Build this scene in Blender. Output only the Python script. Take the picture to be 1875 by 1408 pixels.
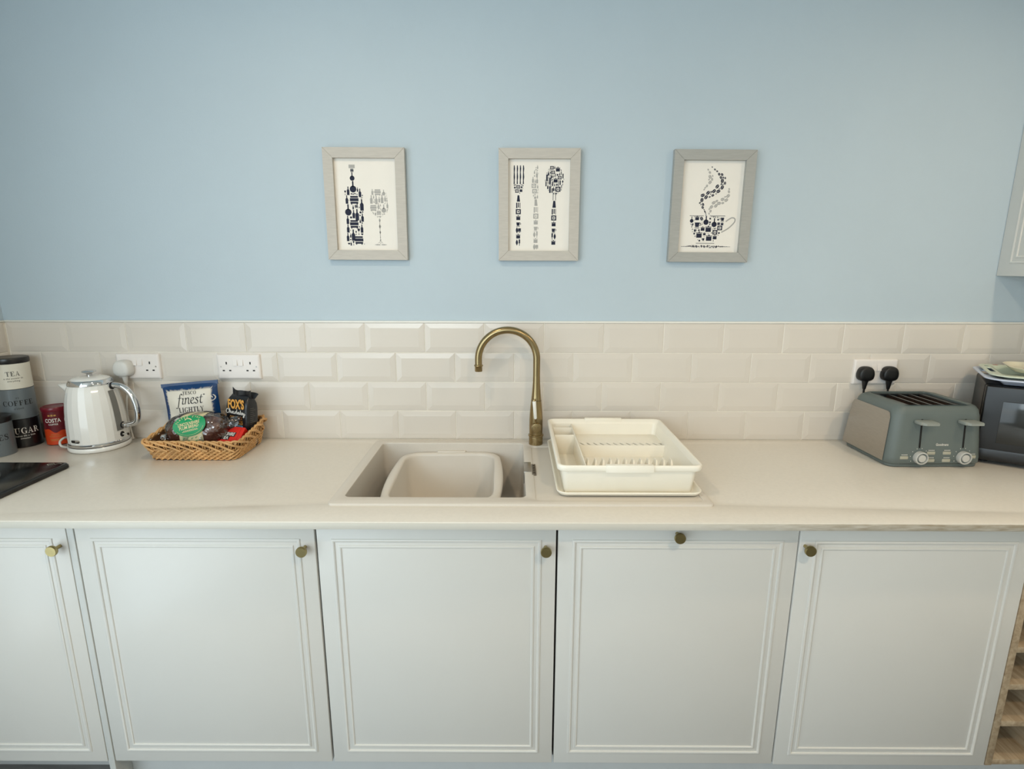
import bpy, bmesh, math, random
import numpy as np
from mathutils import Vector, Matrix

for _o in list(bpy.data.objects):
    bpy.data.objects.remove(_o, do_unlink=True)
SC = bpy.context.scene
COL = SC.collection
W = 0.89                     # height of the worktop above the floor; below, z is counted from the worktop
PI = math.pi
sin, cos = math.sin, math.cos


def lin(r, g, b):
    def f(c):
        c /= 255.0
        return c / 12.92 if c <= 0.04045 else ((c + 0.055) / 1.055) ** 2.4
    return (f(r), f(g), f(b), 1.0)


# ------------------------------------------------------------------ camera
cam_data = bpy.data.cameras.new('camera')
cam_data.sensor_fit = 'HORIZONTAL'
cam_data.sensor_width = 36.0
cam_data.lens = 36.0 * 1004.93 / 1875.0
cam_data.clip_start = 0.05
cam = bpy.data.objects.new('camera', cam_data)
COL.objects.link(cam)
_pitch, _yaw, _roll = 0.21333, 0.00276, 0.00187
cam.matrix_world = (Matrix.Translation((0.0988, -1.8446, 0.596 + W)) @ Matrix.Rotation(_yaw, 4, 'Z')
                    @ Matrix.Rotation(PI / 2 - _pitch, 4, 'X') @ Matrix.Rotation(_roll, 4, 'Z'))
SC.camera = cam

# ------------------------------------------------------------------ world and lights
world = bpy.data.worlds.new('world')
SC.world = world
world.use_nodes = True
world.node_tree.nodes['Background'].inputs[0].default_value = (0.72, 0.85, 1.0, 1)
world.node_tree.nodes['Background'].inputs[1].default_value = 1.0


def area(name, loc, rot, sx, sy, power, col, shape='RECTANGLE'):
    d = bpy.data.lights.new(name, 'AREA')
    d.shape = shape
    d.size = sx
    if shape == 'RECTANGLE':
        d.size_y = sy
    d.energy = power
    d.color = col
    o = bpy.data.objects.new(name, d)
    COL.objects.link(o)
    o.location = (loc[0], loc[1], loc[2] + W)
    o.rotation_euler = rot
    return o


# daylight through the wide window in the left wall plus an added fill light at the rear, behind the camera
area('daylight_left_window', (-1.60, -2.56, 0.27), (0, -PI / 2, 0), 2.1, 2.8, 45, (0.78, 0.91, 1.0))
area('rear_fill_light', (-0.85, -4.15, 1.02), (PI / 2, 0, 0), 1.5, 0.85, 30, (0.78, 0.91, 1.0))
# warm ceiling downlights
for _x, _y, _p in ((-0.42, -0.92, 5.2), (0.80, -1.95, 12.5), (1.62, -1.00, 6.5)):
    area('ceiling_downlight', (_x, _y, 1.485), (0, 0, 0), 0.085, 0, _p, (1.0, 0.79, 0.55), 'DISK')

SC.view_settings.view_transform = 'Standard'
SC.view_settings.look = 'None'
SC.view_settings.gamma = 1.0
SC.view_settings.use_curve_mapping = False
SC.view_settings.exposure = 0.0
SC.cycles.max_bounces = 7
SC.cycles.diffuse_bounces = 4
SC.cycles.glossy_bounces = 3
SC.cycles.caustics_reflective = False
SC.cycles.caustics_refractive = False


# ------------------------------------------------------------------ materials
MATS = {}


def mat(name, col, rough=0.5, metal=0.0, var=0.0, vscale=20.0, bump=0.0, bscale=200.0, coat=0.0, spec=0.5, stretch=None, alpha=None, trans=0.0, sss=0.0):
    """Principled material; noise gives slight colour variation and fine relief."""
    m = bpy.data.materials.new(name)
    MATS[name] = m
    m.use_nodes = True
    nt = m.node_tree
    b = nt.nodes['Principled BSDF']
    c = lin(*col)
    b.inputs['Base Color'].default_value = c
    b.inputs['Roughness'].default_value = rough
    b.inputs['Metallic'].default_value = metal
    b.inputs['Specular IOR Level'].default_value = spec
    b.inputs['Coat Weight'].default_value = coat
    b.inputs['Coat Roughness'].default_value = 0.08
    b.inputs['Transmission Weight'].default_value = trans
    tc = nt.nodes.new('ShaderNodeTexCoord')
    mp = nt.nodes.new('ShaderNodeMapping')
    nt.links.new(tc.outputs['Object'], mp.inputs[0])
    if stretch:
        mp.inputs['Scale'].default_value = stretch
    nz = nt.nodes.new('ShaderNodeTexNoise')
    nz.inputs['Scale'].default_value = vscale
    nz.inputs['Detail'].default_value = 4
    nt.links.new(mp.outputs[0], nz.inputs['Vector'])
    if var > 0:
        rp = nt.nodes.new('ShaderNodeValToRGB')
        rp.color_ramp.elements[0].position = 0.3
        rp.color_ramp.elements[1].position = 0.7
        rp.color_ramp.elements[0].color = (c[0] * (1 - var), c[1] * (1 - var), c[2] * (1 - var), 1)
        rp.color_ramp.elements[1].color = (min(1, c[0] * (1 + var)), min(1, c[1] * (1 + var)), min(1, c[2] * (1 + var)), 1)
        nt.links.new(nz.outputs['Fac'], rp.inputs[0])
        nt.links.new(rp.outputs[0], b.inputs['Base Color'])
    if bump > 0:
        n2 = nt.nodes.new('ShaderNodeTexNoise')
        n2.inputs['Scale'].default_value = bscale
        n2.inputs['Detail'].default_value = 2
        nt.links.new(mp.outputs[0], n2.inputs['Vector'])
        bp = nt.nodes.new('ShaderNodeBump')
        bp.inputs['Strength'].default_value = bump
        bp.inputs['Distance'].default_value = 0.002
        nt.links.new(n2.outputs['Fac'], bp.inputs['Height'])
        nt.links.new(bp.outputs[0], b.inputs['Normal'])
    return m


def film_mat(name, gloss=0.14, tint=(1, 1, 1, 1), bump=0.6, bscale=45.0, rough=0.12):
    """Clear thin film or pane: mostly see-through with a glossy surface."""
    m = bpy.data.materials.new(name)
    MATS[name] = m
    m.use_nodes = True
    nt = m.node_tree
    nt.nodes.remove(nt.nodes['Principled BSDF'])
    out = nt.nodes['Material Output']
    t = nt.nodes.new('ShaderNodeBsdfTransparent')
    t.inputs[0].default_value = tint
    g = nt.nodes.new('ShaderNodeBsdfGlossy')
    g.inputs['Roughness'].default_value = rough
    mx = nt.nodes.new('ShaderNodeMixShader')
    fr = nt.nodes.new('ShaderNodeFresnel')
    fr.inputs[0].default_value = 1.4
    ad = nt.nodes.new('ShaderNodeMath')
    ad.operation = 'ADD'
    ad.inputs[1].default_value = gloss
    nt.links.new(fr.outputs[0], ad.inputs[0])
    nt.links.new(ad.outputs[0], mx.inputs[0])
    nt.links.new(t.outputs[0], mx.inputs[1])
    nt.links.new(g.outputs[0], mx.inputs[2])
    nt.links.new(mx.outputs[0], out.inputs[0])
    if bump > 0:
        tc = nt.nodes.new('ShaderNodeTexCoord')
        n2 = nt.nodes.new('ShaderNodeTexNoise')
        n2.inputs['Scale'].default_value = bscale
        nt.links.new(tc.outputs['Object'], n2.inputs['Vector'])
        bp = nt.nodes.new('ShaderNodeBump')
        bp.inputs['Strength'].default_value = bump
        bp.inputs['Distance'].default_value = 0.01
        nt.links.new(n2.outputs['Fac'], bp.inputs['Height'])
        nt.links.new(bp.outputs[0], g.inputs['Normal'])
        nt.links.new(bp.outputs[0], fr.inputs['Normal'])
    return m


mat('wall_paint', (189, 204, 213), 0.85, var=0.015, vscale=3, bump=0.12, bscale=260)
mat('room_white', (226, 224, 216), 0.9, var=0.02, vscale=2)
mat('grout', (232, 227, 216), 0.9, var=0.05, vscale=60)
mat('tile', (220, 213, 203), 0.21, var=0.015, vscale=3, spec=0.5)
mat('trim_white', (238, 236, 228), 0.35, var=0.01)
mat('floor_wood', (110, 108, 105), 0.45, var=0.25, vscale=9, stretch=(1, 8, 1))
mat('worktop_stone', (224, 218, 207), 0.25, var=0.02, vscale=120, spec=0.5)
mat('cabinet_paint', (217, 214, 207), 0.32, var=0.008, vscale=4, bump=0.04, bscale=350)
mat('cabinet_edge', (205, 205, 200), 0.5, var=0.02)
mat('carcass_dark', (60, 58, 56), 0.8, var=0.1)
mat('plinth_grey', (206, 207, 205), 0.45, var=0.02)
mat('brass_knob', (168, 153, 108), 0.32, 1.0, var=0.04, vscale=90)
mat('brass_tap', (158, 139, 102), 0.27, 1.0, var=0.05, vscale=40, stretch=(3, 3, 0.4))
mat('porcelain', (240, 238, 230), 0.12, var=0.01)
mat('sink_composite', (214, 207, 196), 0.45, var=0.025, vscale=600, bump=0.05, bscale=900)
mat('steel', (170, 165, 158), 0.35, 1.0, var=0.06, vscale=60)
mat('steel_dark', (128, 118, 106), 0.4, 1.0, var=0.1, vscale=80)
mat('bowl_plastic', (216, 209, 198), 0.38, var=0.01)
mat('rack_plastic', (243, 238, 224), 0.33, var=0.01)
mat('frame_wood', (194, 189, 180), 0.6, var=0.05, vscale=30, stretch=(1, 1, 8), bump=0.1, bscale=120)
mat('frame_grey', (168, 168, 163), 0.6, var=0.05, vscale=30, stretch=(1, 1, 8), bump=0.1, bscale=120)
mat('print_paper', (240, 235, 226), 0.8, var=0.01)
mat('print_navy', (26, 32, 54), 0.8, var=0.02)
mat('print_grey', (172, 170, 166), 0.8, var=0.02)
mat('socket_plastic', (235, 229, 224), 0.3, var=0.01)
mat('slot_black', (14, 12, 12), 0.7, var=0.1)
mat('plug_white', (216, 215, 210), 0.4, var=0.01)
mat('plug_black', (14, 14, 15), 0.42, var=0.1)
mat('kettle_white', (238, 237, 232), 0.12, var=0.01, coat=0.6)
mat('chrome', (215, 216, 218), 0.07, 1.0, var=0.01)
mat('window_smoke', (128, 128, 124), 0.15, var=0.05)
mat('canister_cream', (224, 220, 206), 0.3, var=0.02, vscale=8, coat=0.3)
mat('canister_grey', (104, 113, 118), 0.28, var=0.03, vscale=8, coat=0.3)
mat('canister_black', (20, 20, 22), 0.25, var=0.05, vscale=8, coat=0.3)
mat('lid_black', (24, 23, 23), 0.3, var=0.05)
mat('ink_grey', (92, 90, 86), 0.6, var=0.02)
mat('ink_black', (22, 22, 24), 0.6, var=0.02)
mat('ink_white', (228, 224, 216), 0.6, var=0.02)
mat('costa_maroon', (98, 16, 28), 0.35, var=0.04)
mat('costa_lid', (112, 18, 34), 0.3, var=0.03)
mat('costa_orange', (205, 66, 22), 0.4, var=0.06, vscale=30)
mat('gold_ink', (186, 140, 70), 0.5, var=0.05)
mat('hob_black', (13, 13, 14), 0.16, var=0.1)
mat('hob_ring', (24, 24, 26), 0.35, var=0.1)
mat('wicker', (206, 160, 104), 0.5, var=0.22, vscale=28, bump=0.2, bscale=160)
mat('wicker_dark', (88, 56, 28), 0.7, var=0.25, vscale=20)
mat('bread_crust', (98, 52, 34), 0.5, var=0.35, vscale=38, bump=0.5, bscale=70)
mat('paper_cream', (228, 214, 168), 0.7, var=0.02)
mat('label_green', (22, 150, 92), 0.45, var=0.02)
mat('ink_green', (70, 150, 100), 0.6, var=0.02)
film_mat('clear_film', gloss=0.10, bump=0.9, bscale=38, rough=0.10)
mat('bag_navy', (18, 58, 104), 0.25, var=0.15, vscale=25, bump=0.5, bscale=45)
mat('bag_cream', (222, 216, 202), 0.42, var=0.02, vscale=14)
mat('bag_black', (28, 28, 31), 0.32, var=0.15, vscale=25, bump=0.4, bscale=50)
mat('bag_blue', (42, 84, 118), 0.4, var=0.08)
mat('label_sky', (120, 190, 226), 0.5, var=0.02)
mat('cookie_tan', (196, 134, 66), 0.7, var=0.2, vscale=60)
mat('cookie_brown', (74, 40, 24), 0.7, var=0.2, vscale=60)
mat('fox_gold', (222, 160, 74), 0.5, var=0.06, vscale=40)
mat('tea_red', (214, 34, 20), 0.45, var=0.02)
mat('toaster_grey', (98, 108, 106), 0.5, var=0.015, vscale=10)
mat('toaster_light', (142, 147, 141), 0.42, var=0.02)
mat('brushed_steel', (176, 172, 166), 0.36, 1.0, var=0.05, vscale=40, stretch=(1, 1, 14))
mat('element_brown', (74, 56, 46), 0.45, 0.6, var=0.3, vscale=60)
mat('knob_silver', (206, 206, 202), 0.28, 0.3, var=0.02)
mat('button_beige', (172, 170, 154), 0.45, var=0.02)
mat('microwave_black', (16, 16, 17), 0.34, var=0.05)
mat('microwave_glass', (46, 47, 46), 0.10, var=0.05)
mat('tray_blue', (196, 206, 226), 0.3, var=0.02)
mat('tray_green', (206, 216, 196), 0.3, var=0.03, vscale=30)
mat('tray_cream', (226, 220, 196), 0.3, var=0.03, vscale=30)
mat('pink', (226, 140, 170), 0.5, var=0.03)
mat('red_print', (196, 96, 92), 0.5, var=0.05)
mat('teal_print', (110, 160, 150), 0.5, var=0.05)


def oak(name, a, b):
    m = bpy.data.materials.new(name)
    MATS[name] = m
    m.use_nodes = True
    nt = m.node_tree
    bs = nt.nodes['Principled BSDF']
    bs.inputs['Roughness'].default_value = 0.55
    tc = nt.nodes.new('ShaderNodeTexCoord')
    mp = nt.nodes.new('ShaderNodeMapping')
    mp.inputs['Scale'].default_value = (40, 6, 40)
    nz = nt.nodes.new('ShaderNodeTexNoise')
    nz.inputs['Scale'].default_value = 2.0
    nz.inputs['Detail'].default_value = 6
    nz.inputs['Distortion'].default_value = 0.6
    rp = nt.nodes.new('ShaderNodeValToRGB')
    rp.color_ramp.elements[0].color = lin(*a)
    rp.color_ramp.elements[1].color = lin(*b)
    rp.color_ramp.elements[0].position = 0.3
    rp.color_ramp.elements[1].position = 0.7
    nt.links.new(tc.outputs['Object'], mp.inputs[0])
    nt.links.new(mp.outputs[0], nz.inputs['Vector'])
    nt.links.new(nz.outputs['Fac'], rp.inputs[0])
    nt.links.new(rp.outputs[0], bs.inputs['Base Color'])
    return m


oak('oak', (150, 128, 100), (186, 166, 138))


def worn_edge(name):
    """Front edge of the worktop: stone with a worn brownish laminate showing towards the right end."""
    m = bpy.data.materials.new(name)
    MATS[name] = m
    m.use_nodes = True
    nt = m.node_tree
    bs = nt.nodes['Principled BSDF']
    bs.inputs['Roughness'].default_value = 0.35
    tc = nt.nodes.new('ShaderNodeTexCoord')
    sp = nt.nodes.new('ShaderNodeSeparateXYZ')
    nt.links.new(tc.outputs['Object'], sp.inputs[0])
    mr = nt.nodes.new('ShaderNodeMapRange')
    mr.inputs['From Min'].default_value = 0.3
    mr.inputs['From Max'].default_value = 1.0
    mr.inputs['To Min'].default_value = 0.0
    mr.inputs['To Max'].default_value = 1.0
    nt.links.new(sp.outputs['X'], mr.inputs['Value'])
    mp = nt.nodes.new('ShaderNodeMapping')
    mp.inputs['Scale'].default_value = (14, 30, 90)
    nt.links.new(tc.outputs['Object'], mp.inputs[0])
    nz = nt.nodes.new('ShaderNodeTexNoise')
    nz.inputs['Scale'].default_value = 2.0
    nz.inputs['Detail'].default_value = 5
    nt.links.new(mp.outputs[0], nz.inputs['Vector'])
    mu = nt.nodes.new('ShaderNodeMath')
    mu.operation = 'MULTIPLY'
    nt.links.new(mr.outputs[0], mu.inputs[0])
    nt.links.new(nz.outputs['Fac'], mu.inputs[1])
    rp = nt.nodes.new('ShaderNodeValToRGB')
    rp.color_ramp.elements[0].color = lin(207, 202, 190)
    rp.color_ramp.elements[1].color = lin(150, 136, 112)
    rp.color_ramp.elements[0].position = 0.15
    rp.color_ramp.elements[1].position = 0.75
    nt.links.new(mu.outputs[0], rp.inputs[0])
    nt.links.new(rp.outputs[0], bs.inputs['Base Color'])
    return m


worn_edge('worn_edge')


# ------------------------------------------------------------------ mesh helpers
class MB:
    def __init__(self):
        self.v = []
        self.f = []

    def add(self, vs, fs):
        n = len(self.v)
        self.v += [tuple(p) for p in vs]
        self.f += [tuple(i + n for i in q) for q in fs]
        return self

    def bm(self, b):
        b.verts.index_update()
        self.add([v.co[:] for v in b.verts], [[v.index for v in q.verts] for q in b.faces])
        b.free()
        return self

    def box(self, x0, x1, y0, y1, z0, z1, r=0.0, seg=2):
        b = bmesh.new()
        bmesh.ops.create_cube(b, size=1.0)
        for v in b.verts:
            v.co = Vector((x0 + (v.co.x + .5) * (x1 - x0), y0 + (v.co.y + .5) * (y1 - y0), z0 + (v.co.z + .5) * (z1 - z0)))
        if r > 0:
            bmesh.ops.bevel(b, geom=b.edges[:], offset=r, segments=seg, profile=0.5, affect='EDGES')
        return self.bm(b)

    def loft(self, loops, cap0=True, cap1=True, closed=True):
        n = len(loops[0])
        vs = [p for lp in loops for p in lp]
        fs = []
        for k in range(len(loops) - 1):
            for i in range(n if closed else n - 1):
                j = (i + 1) % n
                fs.append((k * n + i, k * n + j, (k + 1) * n + j, (k + 1) * n + i))
        if cap0:
            fs.append(tuple(reversed(range(n))))
        if cap1:
            fs.append(tuple(range((len(loops) - 1) * n, len(loops) * n)))
        return self.add(vs, fs)

    def lathe(self, prof, n=48, c=(0, 0, 0), axis='z', ph=0.0):
        loops = []
        for r, z in prof:
            lp = []
            for i in range(n):
                a = 2 * PI * i / n + ph
                x, y = max(r, 1e-5) * cos(a), max(r, 1e-5) * sin(a)
                if axis == 'z':
                    lp.append((c[0] + x, c[1] + y, c[2] + z))
                elif axis == 'y':
                    lp.append((c[0] + x, c[1] + z, c[2] + y))
                else:
                    lp.append((c[0] + z, c[1] + x, c[2] + y))
            loops.append(lp)
        return self.loft(loops)

    def tube(self, pts, r, n=10, caps=True, closed=False, flat=1.0):
        pts = [Vector(p) for p in pts]
        m = len(pts)
        rs = r if isinstance(r, (list, tuple)) else [r] * m
        loops = []
        prev = None
        for i in range(m):
            if closed:
                t = pts[(i + 1) % m] - pts[i - 1]
            else:
                t = pts[min(i + 1, m - 1)] - pts[max(i - 1, 0)]
            t.normalize()
            if prev is None:
                up = Vector((0, 0, 1)) if abs(t.z) < 0.9 else Vector((0, 1, 0))
                nrm = (up - t * up.dot(t)).normalized()
            else:
                nrm = (prev - t * prev.dot(t)).normalized()
            prev = nrm
            bn = t.cross(nrm)
            loops.append([tuple(pts[i] + (nrm * cos(2 * PI * k / n) * flat + bn * sin(2 * PI * k / n)) * rs[i]) for k in range(n)])
        if closed:
            loops.append(loops[0])
            return self.loft(loops, False, False)
        return self.loft(loops, caps, caps)

    def plate(self, outer, holes, z0, z1, bev=0.0):
        """Slab between z0 and z1 with holes, from closed 2D loops; the top edge is slightly eased."""
        def inset(lp, d):
            n = len(lp)
            out = []
            for i in range(n):
                p0, p1, p2 = Vector(lp[i - 1]), Vector(lp[i]), Vector(lp[(i + 1) % n])
                t = (p2 - p0)
                if t.length < 1e-9:
                    out.append(tuple(p1))
                    continue
                t.normalize()
                out.append((p1.x - t.y * d, p1.y + t.x * d))
            return out
        tops = []
        for k, lp in enumerate([outer] + list(holes)):
            d = bev if k == 0 else -bev
            top = inset(lp, d) if bev > 0 else lp
            loops = [[(x, y, z0) for x, y in lp], [(x, y, z1 - bev) for x, y in lp]]
            if bev > 0:
                mid = inset(lp, d * 0.3)
                loops.append([(x, y, z1 - bev * 0.3) for x, y in mid])
                loops.append([(x, y, z1) for x, y in top])
            if k:
                loops = [list(reversed(q)) for q in loops]
            self.loft(loops, False, False)
            tops.append((top, lp))
        for which, z in ((0, z1), (1, z0)):
            b = bmesh.new()
            for tp in tops:
                lp = tp[which]
                vs = [b.verts.new((x, y, z)) for x, y in lp]
                for i in range(len(vs)):
                    b.edges.new((vs[i], vs[(i + 1) % len(vs)]))
            bmesh.ops.triangle_fill(b, use_beauty=True, use_dissolve=False, edges=b.edges[:], normal=(0, 0, 1 if which == 0 else -1))
            self.bm(b)
        return self

    def xf(self, M):
        self.v = [tuple(M @ Vector(p)) for p in self.v]
        return self

    def mesh(self, name, m, smooth=35):
        me = bpy.data.meshes.new(name)
        me.from_pydata(self.v, [], self.f)
        b = bmesh.new()
        b.from_mesh(me)
        bmesh.ops.remove_doubles(b, verts=b.verts[:], dist=1e-6)
        b.to_mesh(me)
        b.free()
        if smooth:
            me.polygons.foreach_set('use_smooth', [True] * len(me.polygons))
            me.set_sharp_from_angle(angle=math.radians(smooth))
        me.materials.append(MATS[m] if isinstance(m, str) else m)
        me.update()
        return me


def rr(x0, x1, y0, y1, r, n=6):
    pts = []
    for cx, cy, a0 in ((x1 - r, y1 - r, 0), (x0 + r, y1 - r, PI / 2), (x0 + r, y0 + r, PI), (x1 - r, y0 + r, 3 * PI / 2)):
        for i in range(n + 1):
            a = a0 + PI / 2 * i / n
            pts.append((cx + r * cos(a), cy + r * sin(a)))
    return pts


def lv(lp, z):
    return [(x, y, z) for x, y in lp]


def obj(name, mb, m, parent=None, smooth=35, label=None):
    me = mb.mesh(name, m, smooth) if isinstance(mb, MB) else mb
    o = bpy.data.objects.new(name, me)
    COL.objects.link(o)
    if parent is not None:
        o.parent = parent
    else:
        o.location = (0, 0, W)
    if label:
        o['label'] = label
    return o


def thing(name, label, cat, loc=(0, 0, 0), rotz=0.0, group=None):
    o = bpy.data.objects.new(name, None)
    COL.objects.link(o)
    o.empty_display_size = 0.05
    o.location = (loc[0], loc[1], loc[2] + W)
    o.rotation_euler = (0, 0, rotz)
    return tag(o, label, cat, group)


def tag(o, label, cat, group=None):
    o['label'] = label
    o['category'] = cat
    if group:
        o['group'] = group
    return o


def struct(o):
    o['kind'] = 'structure'
    return o


def stuff(o):
    o['kind'] = 'stuff'
    return o


# ------------------------------------------------------------------ lettering
_tc = {}


def text2d(s, h, shear=0.0, bold=0.0, width=None, space=1.0):
    """Lettering as flat faces: cap height h, centred on x, baseline at y = 0."""
    def raw(t):
        cu = bpy.data.curves.new('lettering', 'FONT')
        cu.body = t
        cu.size = 1.0
        cu.shear = shear
        cu.offset = bold
        cu.space_character = space
        cu.align_x = 'LEFT'
        cu.resolution_u = 3
        ob = bpy.data.objects.new('lettering', cu)
        me = bpy.data.meshes.new_from_object(ob)
        vs = [(v.co.x, v.co.y) for v in me.vertices]
        fs = [tuple(p.vertices) for p in me.polygons]
        bpy.data.objects.remove(ob)
        bpy.data.curves.remove(cu)
        bpy.data.meshes.remove(me)
        return vs, fs
    if 'H' not in _tc:
        q = raw('H')[0]
        _tc['H'] = max(p[1] for p in q) - min(p[1] for p in q) if q else 0.7
    vs, fs = raw(s)
    if not vs:
        return [], []
    k = h / _tc['H']
    x0, x1 = min(p[0] for p in vs), max(p[0] for p in vs)
    kx = k if width is None else width / (x1 - x0)
    return [((p[0] - (x0 + x1) / 2) * kx, p[1] * k) for p in vs], fs


def rect(x0, x1, y0, y1):
    return [(x0, y0), (x1, y0), (x1, y1), (x0, y1)]


def arcband(cx, cy, rxo, ryo, rxi, ryi, a0, a1, n=16, dx=0.0):
    out = []
    for i in range(n):
        a, b = a0 + (a1 - a0) * i / n, a0 + (a1 - a0) * (i + 1) / n
        out.append([(cx + rxo * cos(a), cy + ryo * sin(a)), (cx + rxo * cos(b), cy + ryo * sin(b)),
                    (cx + dx + rxi * cos(b), cy + ryi * sin(b)), (cx + dx + rxi * cos(a), cy + ryi * sin(a))])
    return out


def pen(path, wd):
    """Stroke of varying width along a polyline, as quads."""
    out = []
    n = len(path)
    ws = wd if isinstance(wd, (list, tuple)) else [wd] * n
    L, R = [], []
    for i in range(n):
        p0, p1 = Vector(path[max(0, i - 1)]), Vector(path[min(n - 1, i + 1)])
        t = (p1 - p0).normalized()
        q = Vector((-t.y, t.x)) * ws[i] / 2
        L.append(tuple(Vector(path[i]) + q))
        R.append(tuple(Vector(path[i]) - q))
    for i in range(n - 1):
        out.append([L[i], R[i], R[i + 1], L[i + 1]])
    return out


def nib(path, w=0.09, ang=0.7, th=0.025):
    """Broad-nib stroke: thick and thin with direction."""
    out = []
    d = Vector((cos(ang), sin(ang))) * w / 2
    for i in range(len(path) - 1):
        a, b = Vector(path[i]), Vector(path[i + 1])
        out.append([tuple(a - d), tuple(b - d), tuple(b + d), tuple(a + d)])
        t = (b - a)
        if t.length > 0:
            t.normalize()
            q = Vector((-t.y, t.x)) * th / 2
            out.append([tuple(a - q), tuple(b - q), tuple(b + q), tuple(a + q)])
    return out


def smooth2(pts, k=6):
    """Catmull-Rom through the points."""
    P = [Vector(p) for p in pts]
    out = []
    for i in range(len(P) - 1):
        p0, p1, p2, p3 = P[max(0, i - 1)], P[i], P[i + 1], P[min(len(P) - 1, i + 2)]
        for j in range(k):
            t = j / k
            out.append(tuple(0.5 * ((2 * p1) + (p2 - p0) * t + (2 * p0 - 5 * p1 + 4 * p2 - p3) * t * t + (3 * p1 - p0 - 3 * p2 + p3) * t ** 3)))
    out.append(tuple(P[-1]))
    return out


def serif(ch):
    T, N, S, V = 0.20, 0.075, 0.06, 0.085

    def st(x, y0=0, y1=1, a=True, b=True):
        q = [rect(x - T / 2, x + T / 2, y0, y1)]
        if a:
            q.append(rect(x - T / 2 - V, x + T / 2 + V, 0, S))
        if b:
            q.append(rect(x - T / 2 - V, x + T / 2 + V, 1 - S, 1))
        return q
    if ch == 'T':
        return st(.42, b=False) + [rect(.04, .80, 1 - N, 1), [(.04, 1), (.04, .70), (.075, .70), (.14, 1)], [(.80, 1), (.80, .70), (.765, .70), (.70, 1)]], .88
    if ch in 'EFL':
        q = st(.2)
        if ch in 'EL':
            q += [rect(.2, .70, 0, N), [(.73, .30), (.69, .30), (.60, 0), (.70, 0)]]
        if ch in 'EF':
            q += [rect(.2, .66, 1 - N, 1), [(.69, .70), (.65, .70), (.56, 1), (.68, 1)], rect(.2, .5, .5, .5 + N), rect(.47, .51, .38, .66)]
        return q, .82
    if ch == 'A':
        return [[(.10, 0), (.15, 0), (.44, .94), (.42, 1)], [(.58, 0), (.76, 0), (.45, 1), (.40, 1)], rect(.2, .6, .3, .3 + N), rect(.0, .26, 0, S), rect(.50, .86, 0, S)], .88
    if ch in 'CG':
        q = arcband(.47, .5, .42, .52, .26, .47, .75, 2 * PI - .75, 22, .03)
        q += [rect(.74, .79, .68, 1.0)]
        if ch == 'G':
            q += [rect(.64, .80, .03, .42), rect(.54, .88, .40, .44)]
        else:
            q += [[(.72, .12), (.80, .22), (.84, .22), (.76, .10)]]
        return q, .92
    if ch == 'O':
        return arcband(.48, .5, .44, .52, .27, .47, 0, 2 * PI, 28), .98
    if ch == 'U':
        return [rect(.16, .33, .3, 1), rect(.03, .46, 1 - S, 1), rect(.70, .75, .3, 1), rect(.58, .87, 1 - S, 1)] + arcband(.455, .32, .295, .34, .245, .27, PI, 2 * PI, 14, .06), .92
    if ch == 'S':
        p = smooth2([(.62, .80), (.50, .95), (.30, .96), (.17, .84), (.20, .66), (.40, .54), (.58, .40), (.62, .20), (.48, .05), (.26, .03), (.12, .20)], 5)
        n = len(p)
        return pen(p, [.05 + .13 * max(0, sin(PI * i / (n - 1))) ** 2 for i in range(n)]) + [rect(.60, .65, .66, 1.0), rect(.09, .14, 0, .34)], .76
    if ch in 'RPB':
        q = st(.2) + arcband(.42, .74, .26, .26, .10, .22, -PI / 2, PI / 2, 12) + [rect(.2, .43, 1 - N, 1), rect(.2, .43, .48, .48 + N)]
        if ch == 'R':
            q += [[(.40, .5), (.54, .5), (.84, 0), (.66, 0)], rect(.66, .92, 0, S)]
        return q, .90
    if ch == 'H':
        return st(.2) + st(.72) + [rect(.2, .72, .48, .48 + N)], .98
    if ch == 'I':
        return st(.2), .46
    if ch == 'Y':
        return st(.42, 0, .45, b=False) + [[(.06, 1), (.24, 1), (.50, .42), (.36, .42)], [(.72, 1), (.77, 1), (.48, .42), (.42, .42)], rect(0, .32, 1 - S, 1), rect(.62, .88, 1 - S, 1)], .86
    if ch == 'D':
        return st(.2) + arcband(.38, .5, .46, .5, .28, .45, -PI / 2, PI / 2, 16), .94
    return [], .4


def serif_text(s, h, space=0.04, xs=1.0):
    polys, x = [], 0.0
    for ch in s:
        if ch == ' ':
            x += .4
            continue
        q, adv = serif(ch)
        polys += [[(px + x, py) for px, py in p] for p in q]
        x += adv + space
    x -= space
    return [[((px - x / 2) * h * xs, py * h) for px, py in p] for p in polys]


def put_polys(mb, polys, fn):
    for p in polys:
        mb.add([fn(x, y) for x, y in p], [tuple(range(len(p)))])
    return mb


def put_text(mb, tx, fn):
    vs, fs = tx
    if vs:
        mb.add([fn(x, y) for x, y in vs], fs)
    return mb


def cyl_map(r, ang0, z0, off=0.0004):
    """(u, v) -> point wrapped on a cylinder of radius r; ang0 in degrees is the direction of u = 0."""
    a0 = math.radians(ang0)

    def fn(u, v):
        a = a0 + u / r
        return ((r + off) * cos(a), (r + off) * sin(a), z0 + v)
    return fn


def copy_tree(o, parent=None):
    c = o.copy()
    COL.objects.link(c)
    c.parent = parent
    for ch in list(o.children):
        copy_tree(ch, c)
    return c


# ================================================================== the room
FZ = -W                     # floor
CZ = 1.51                   # ceiling
XL, XR, YB = -1.6255, 2.434, -4.2
YW = 0.010                  # painted wall face; tile faces lie at y = 0

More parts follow.
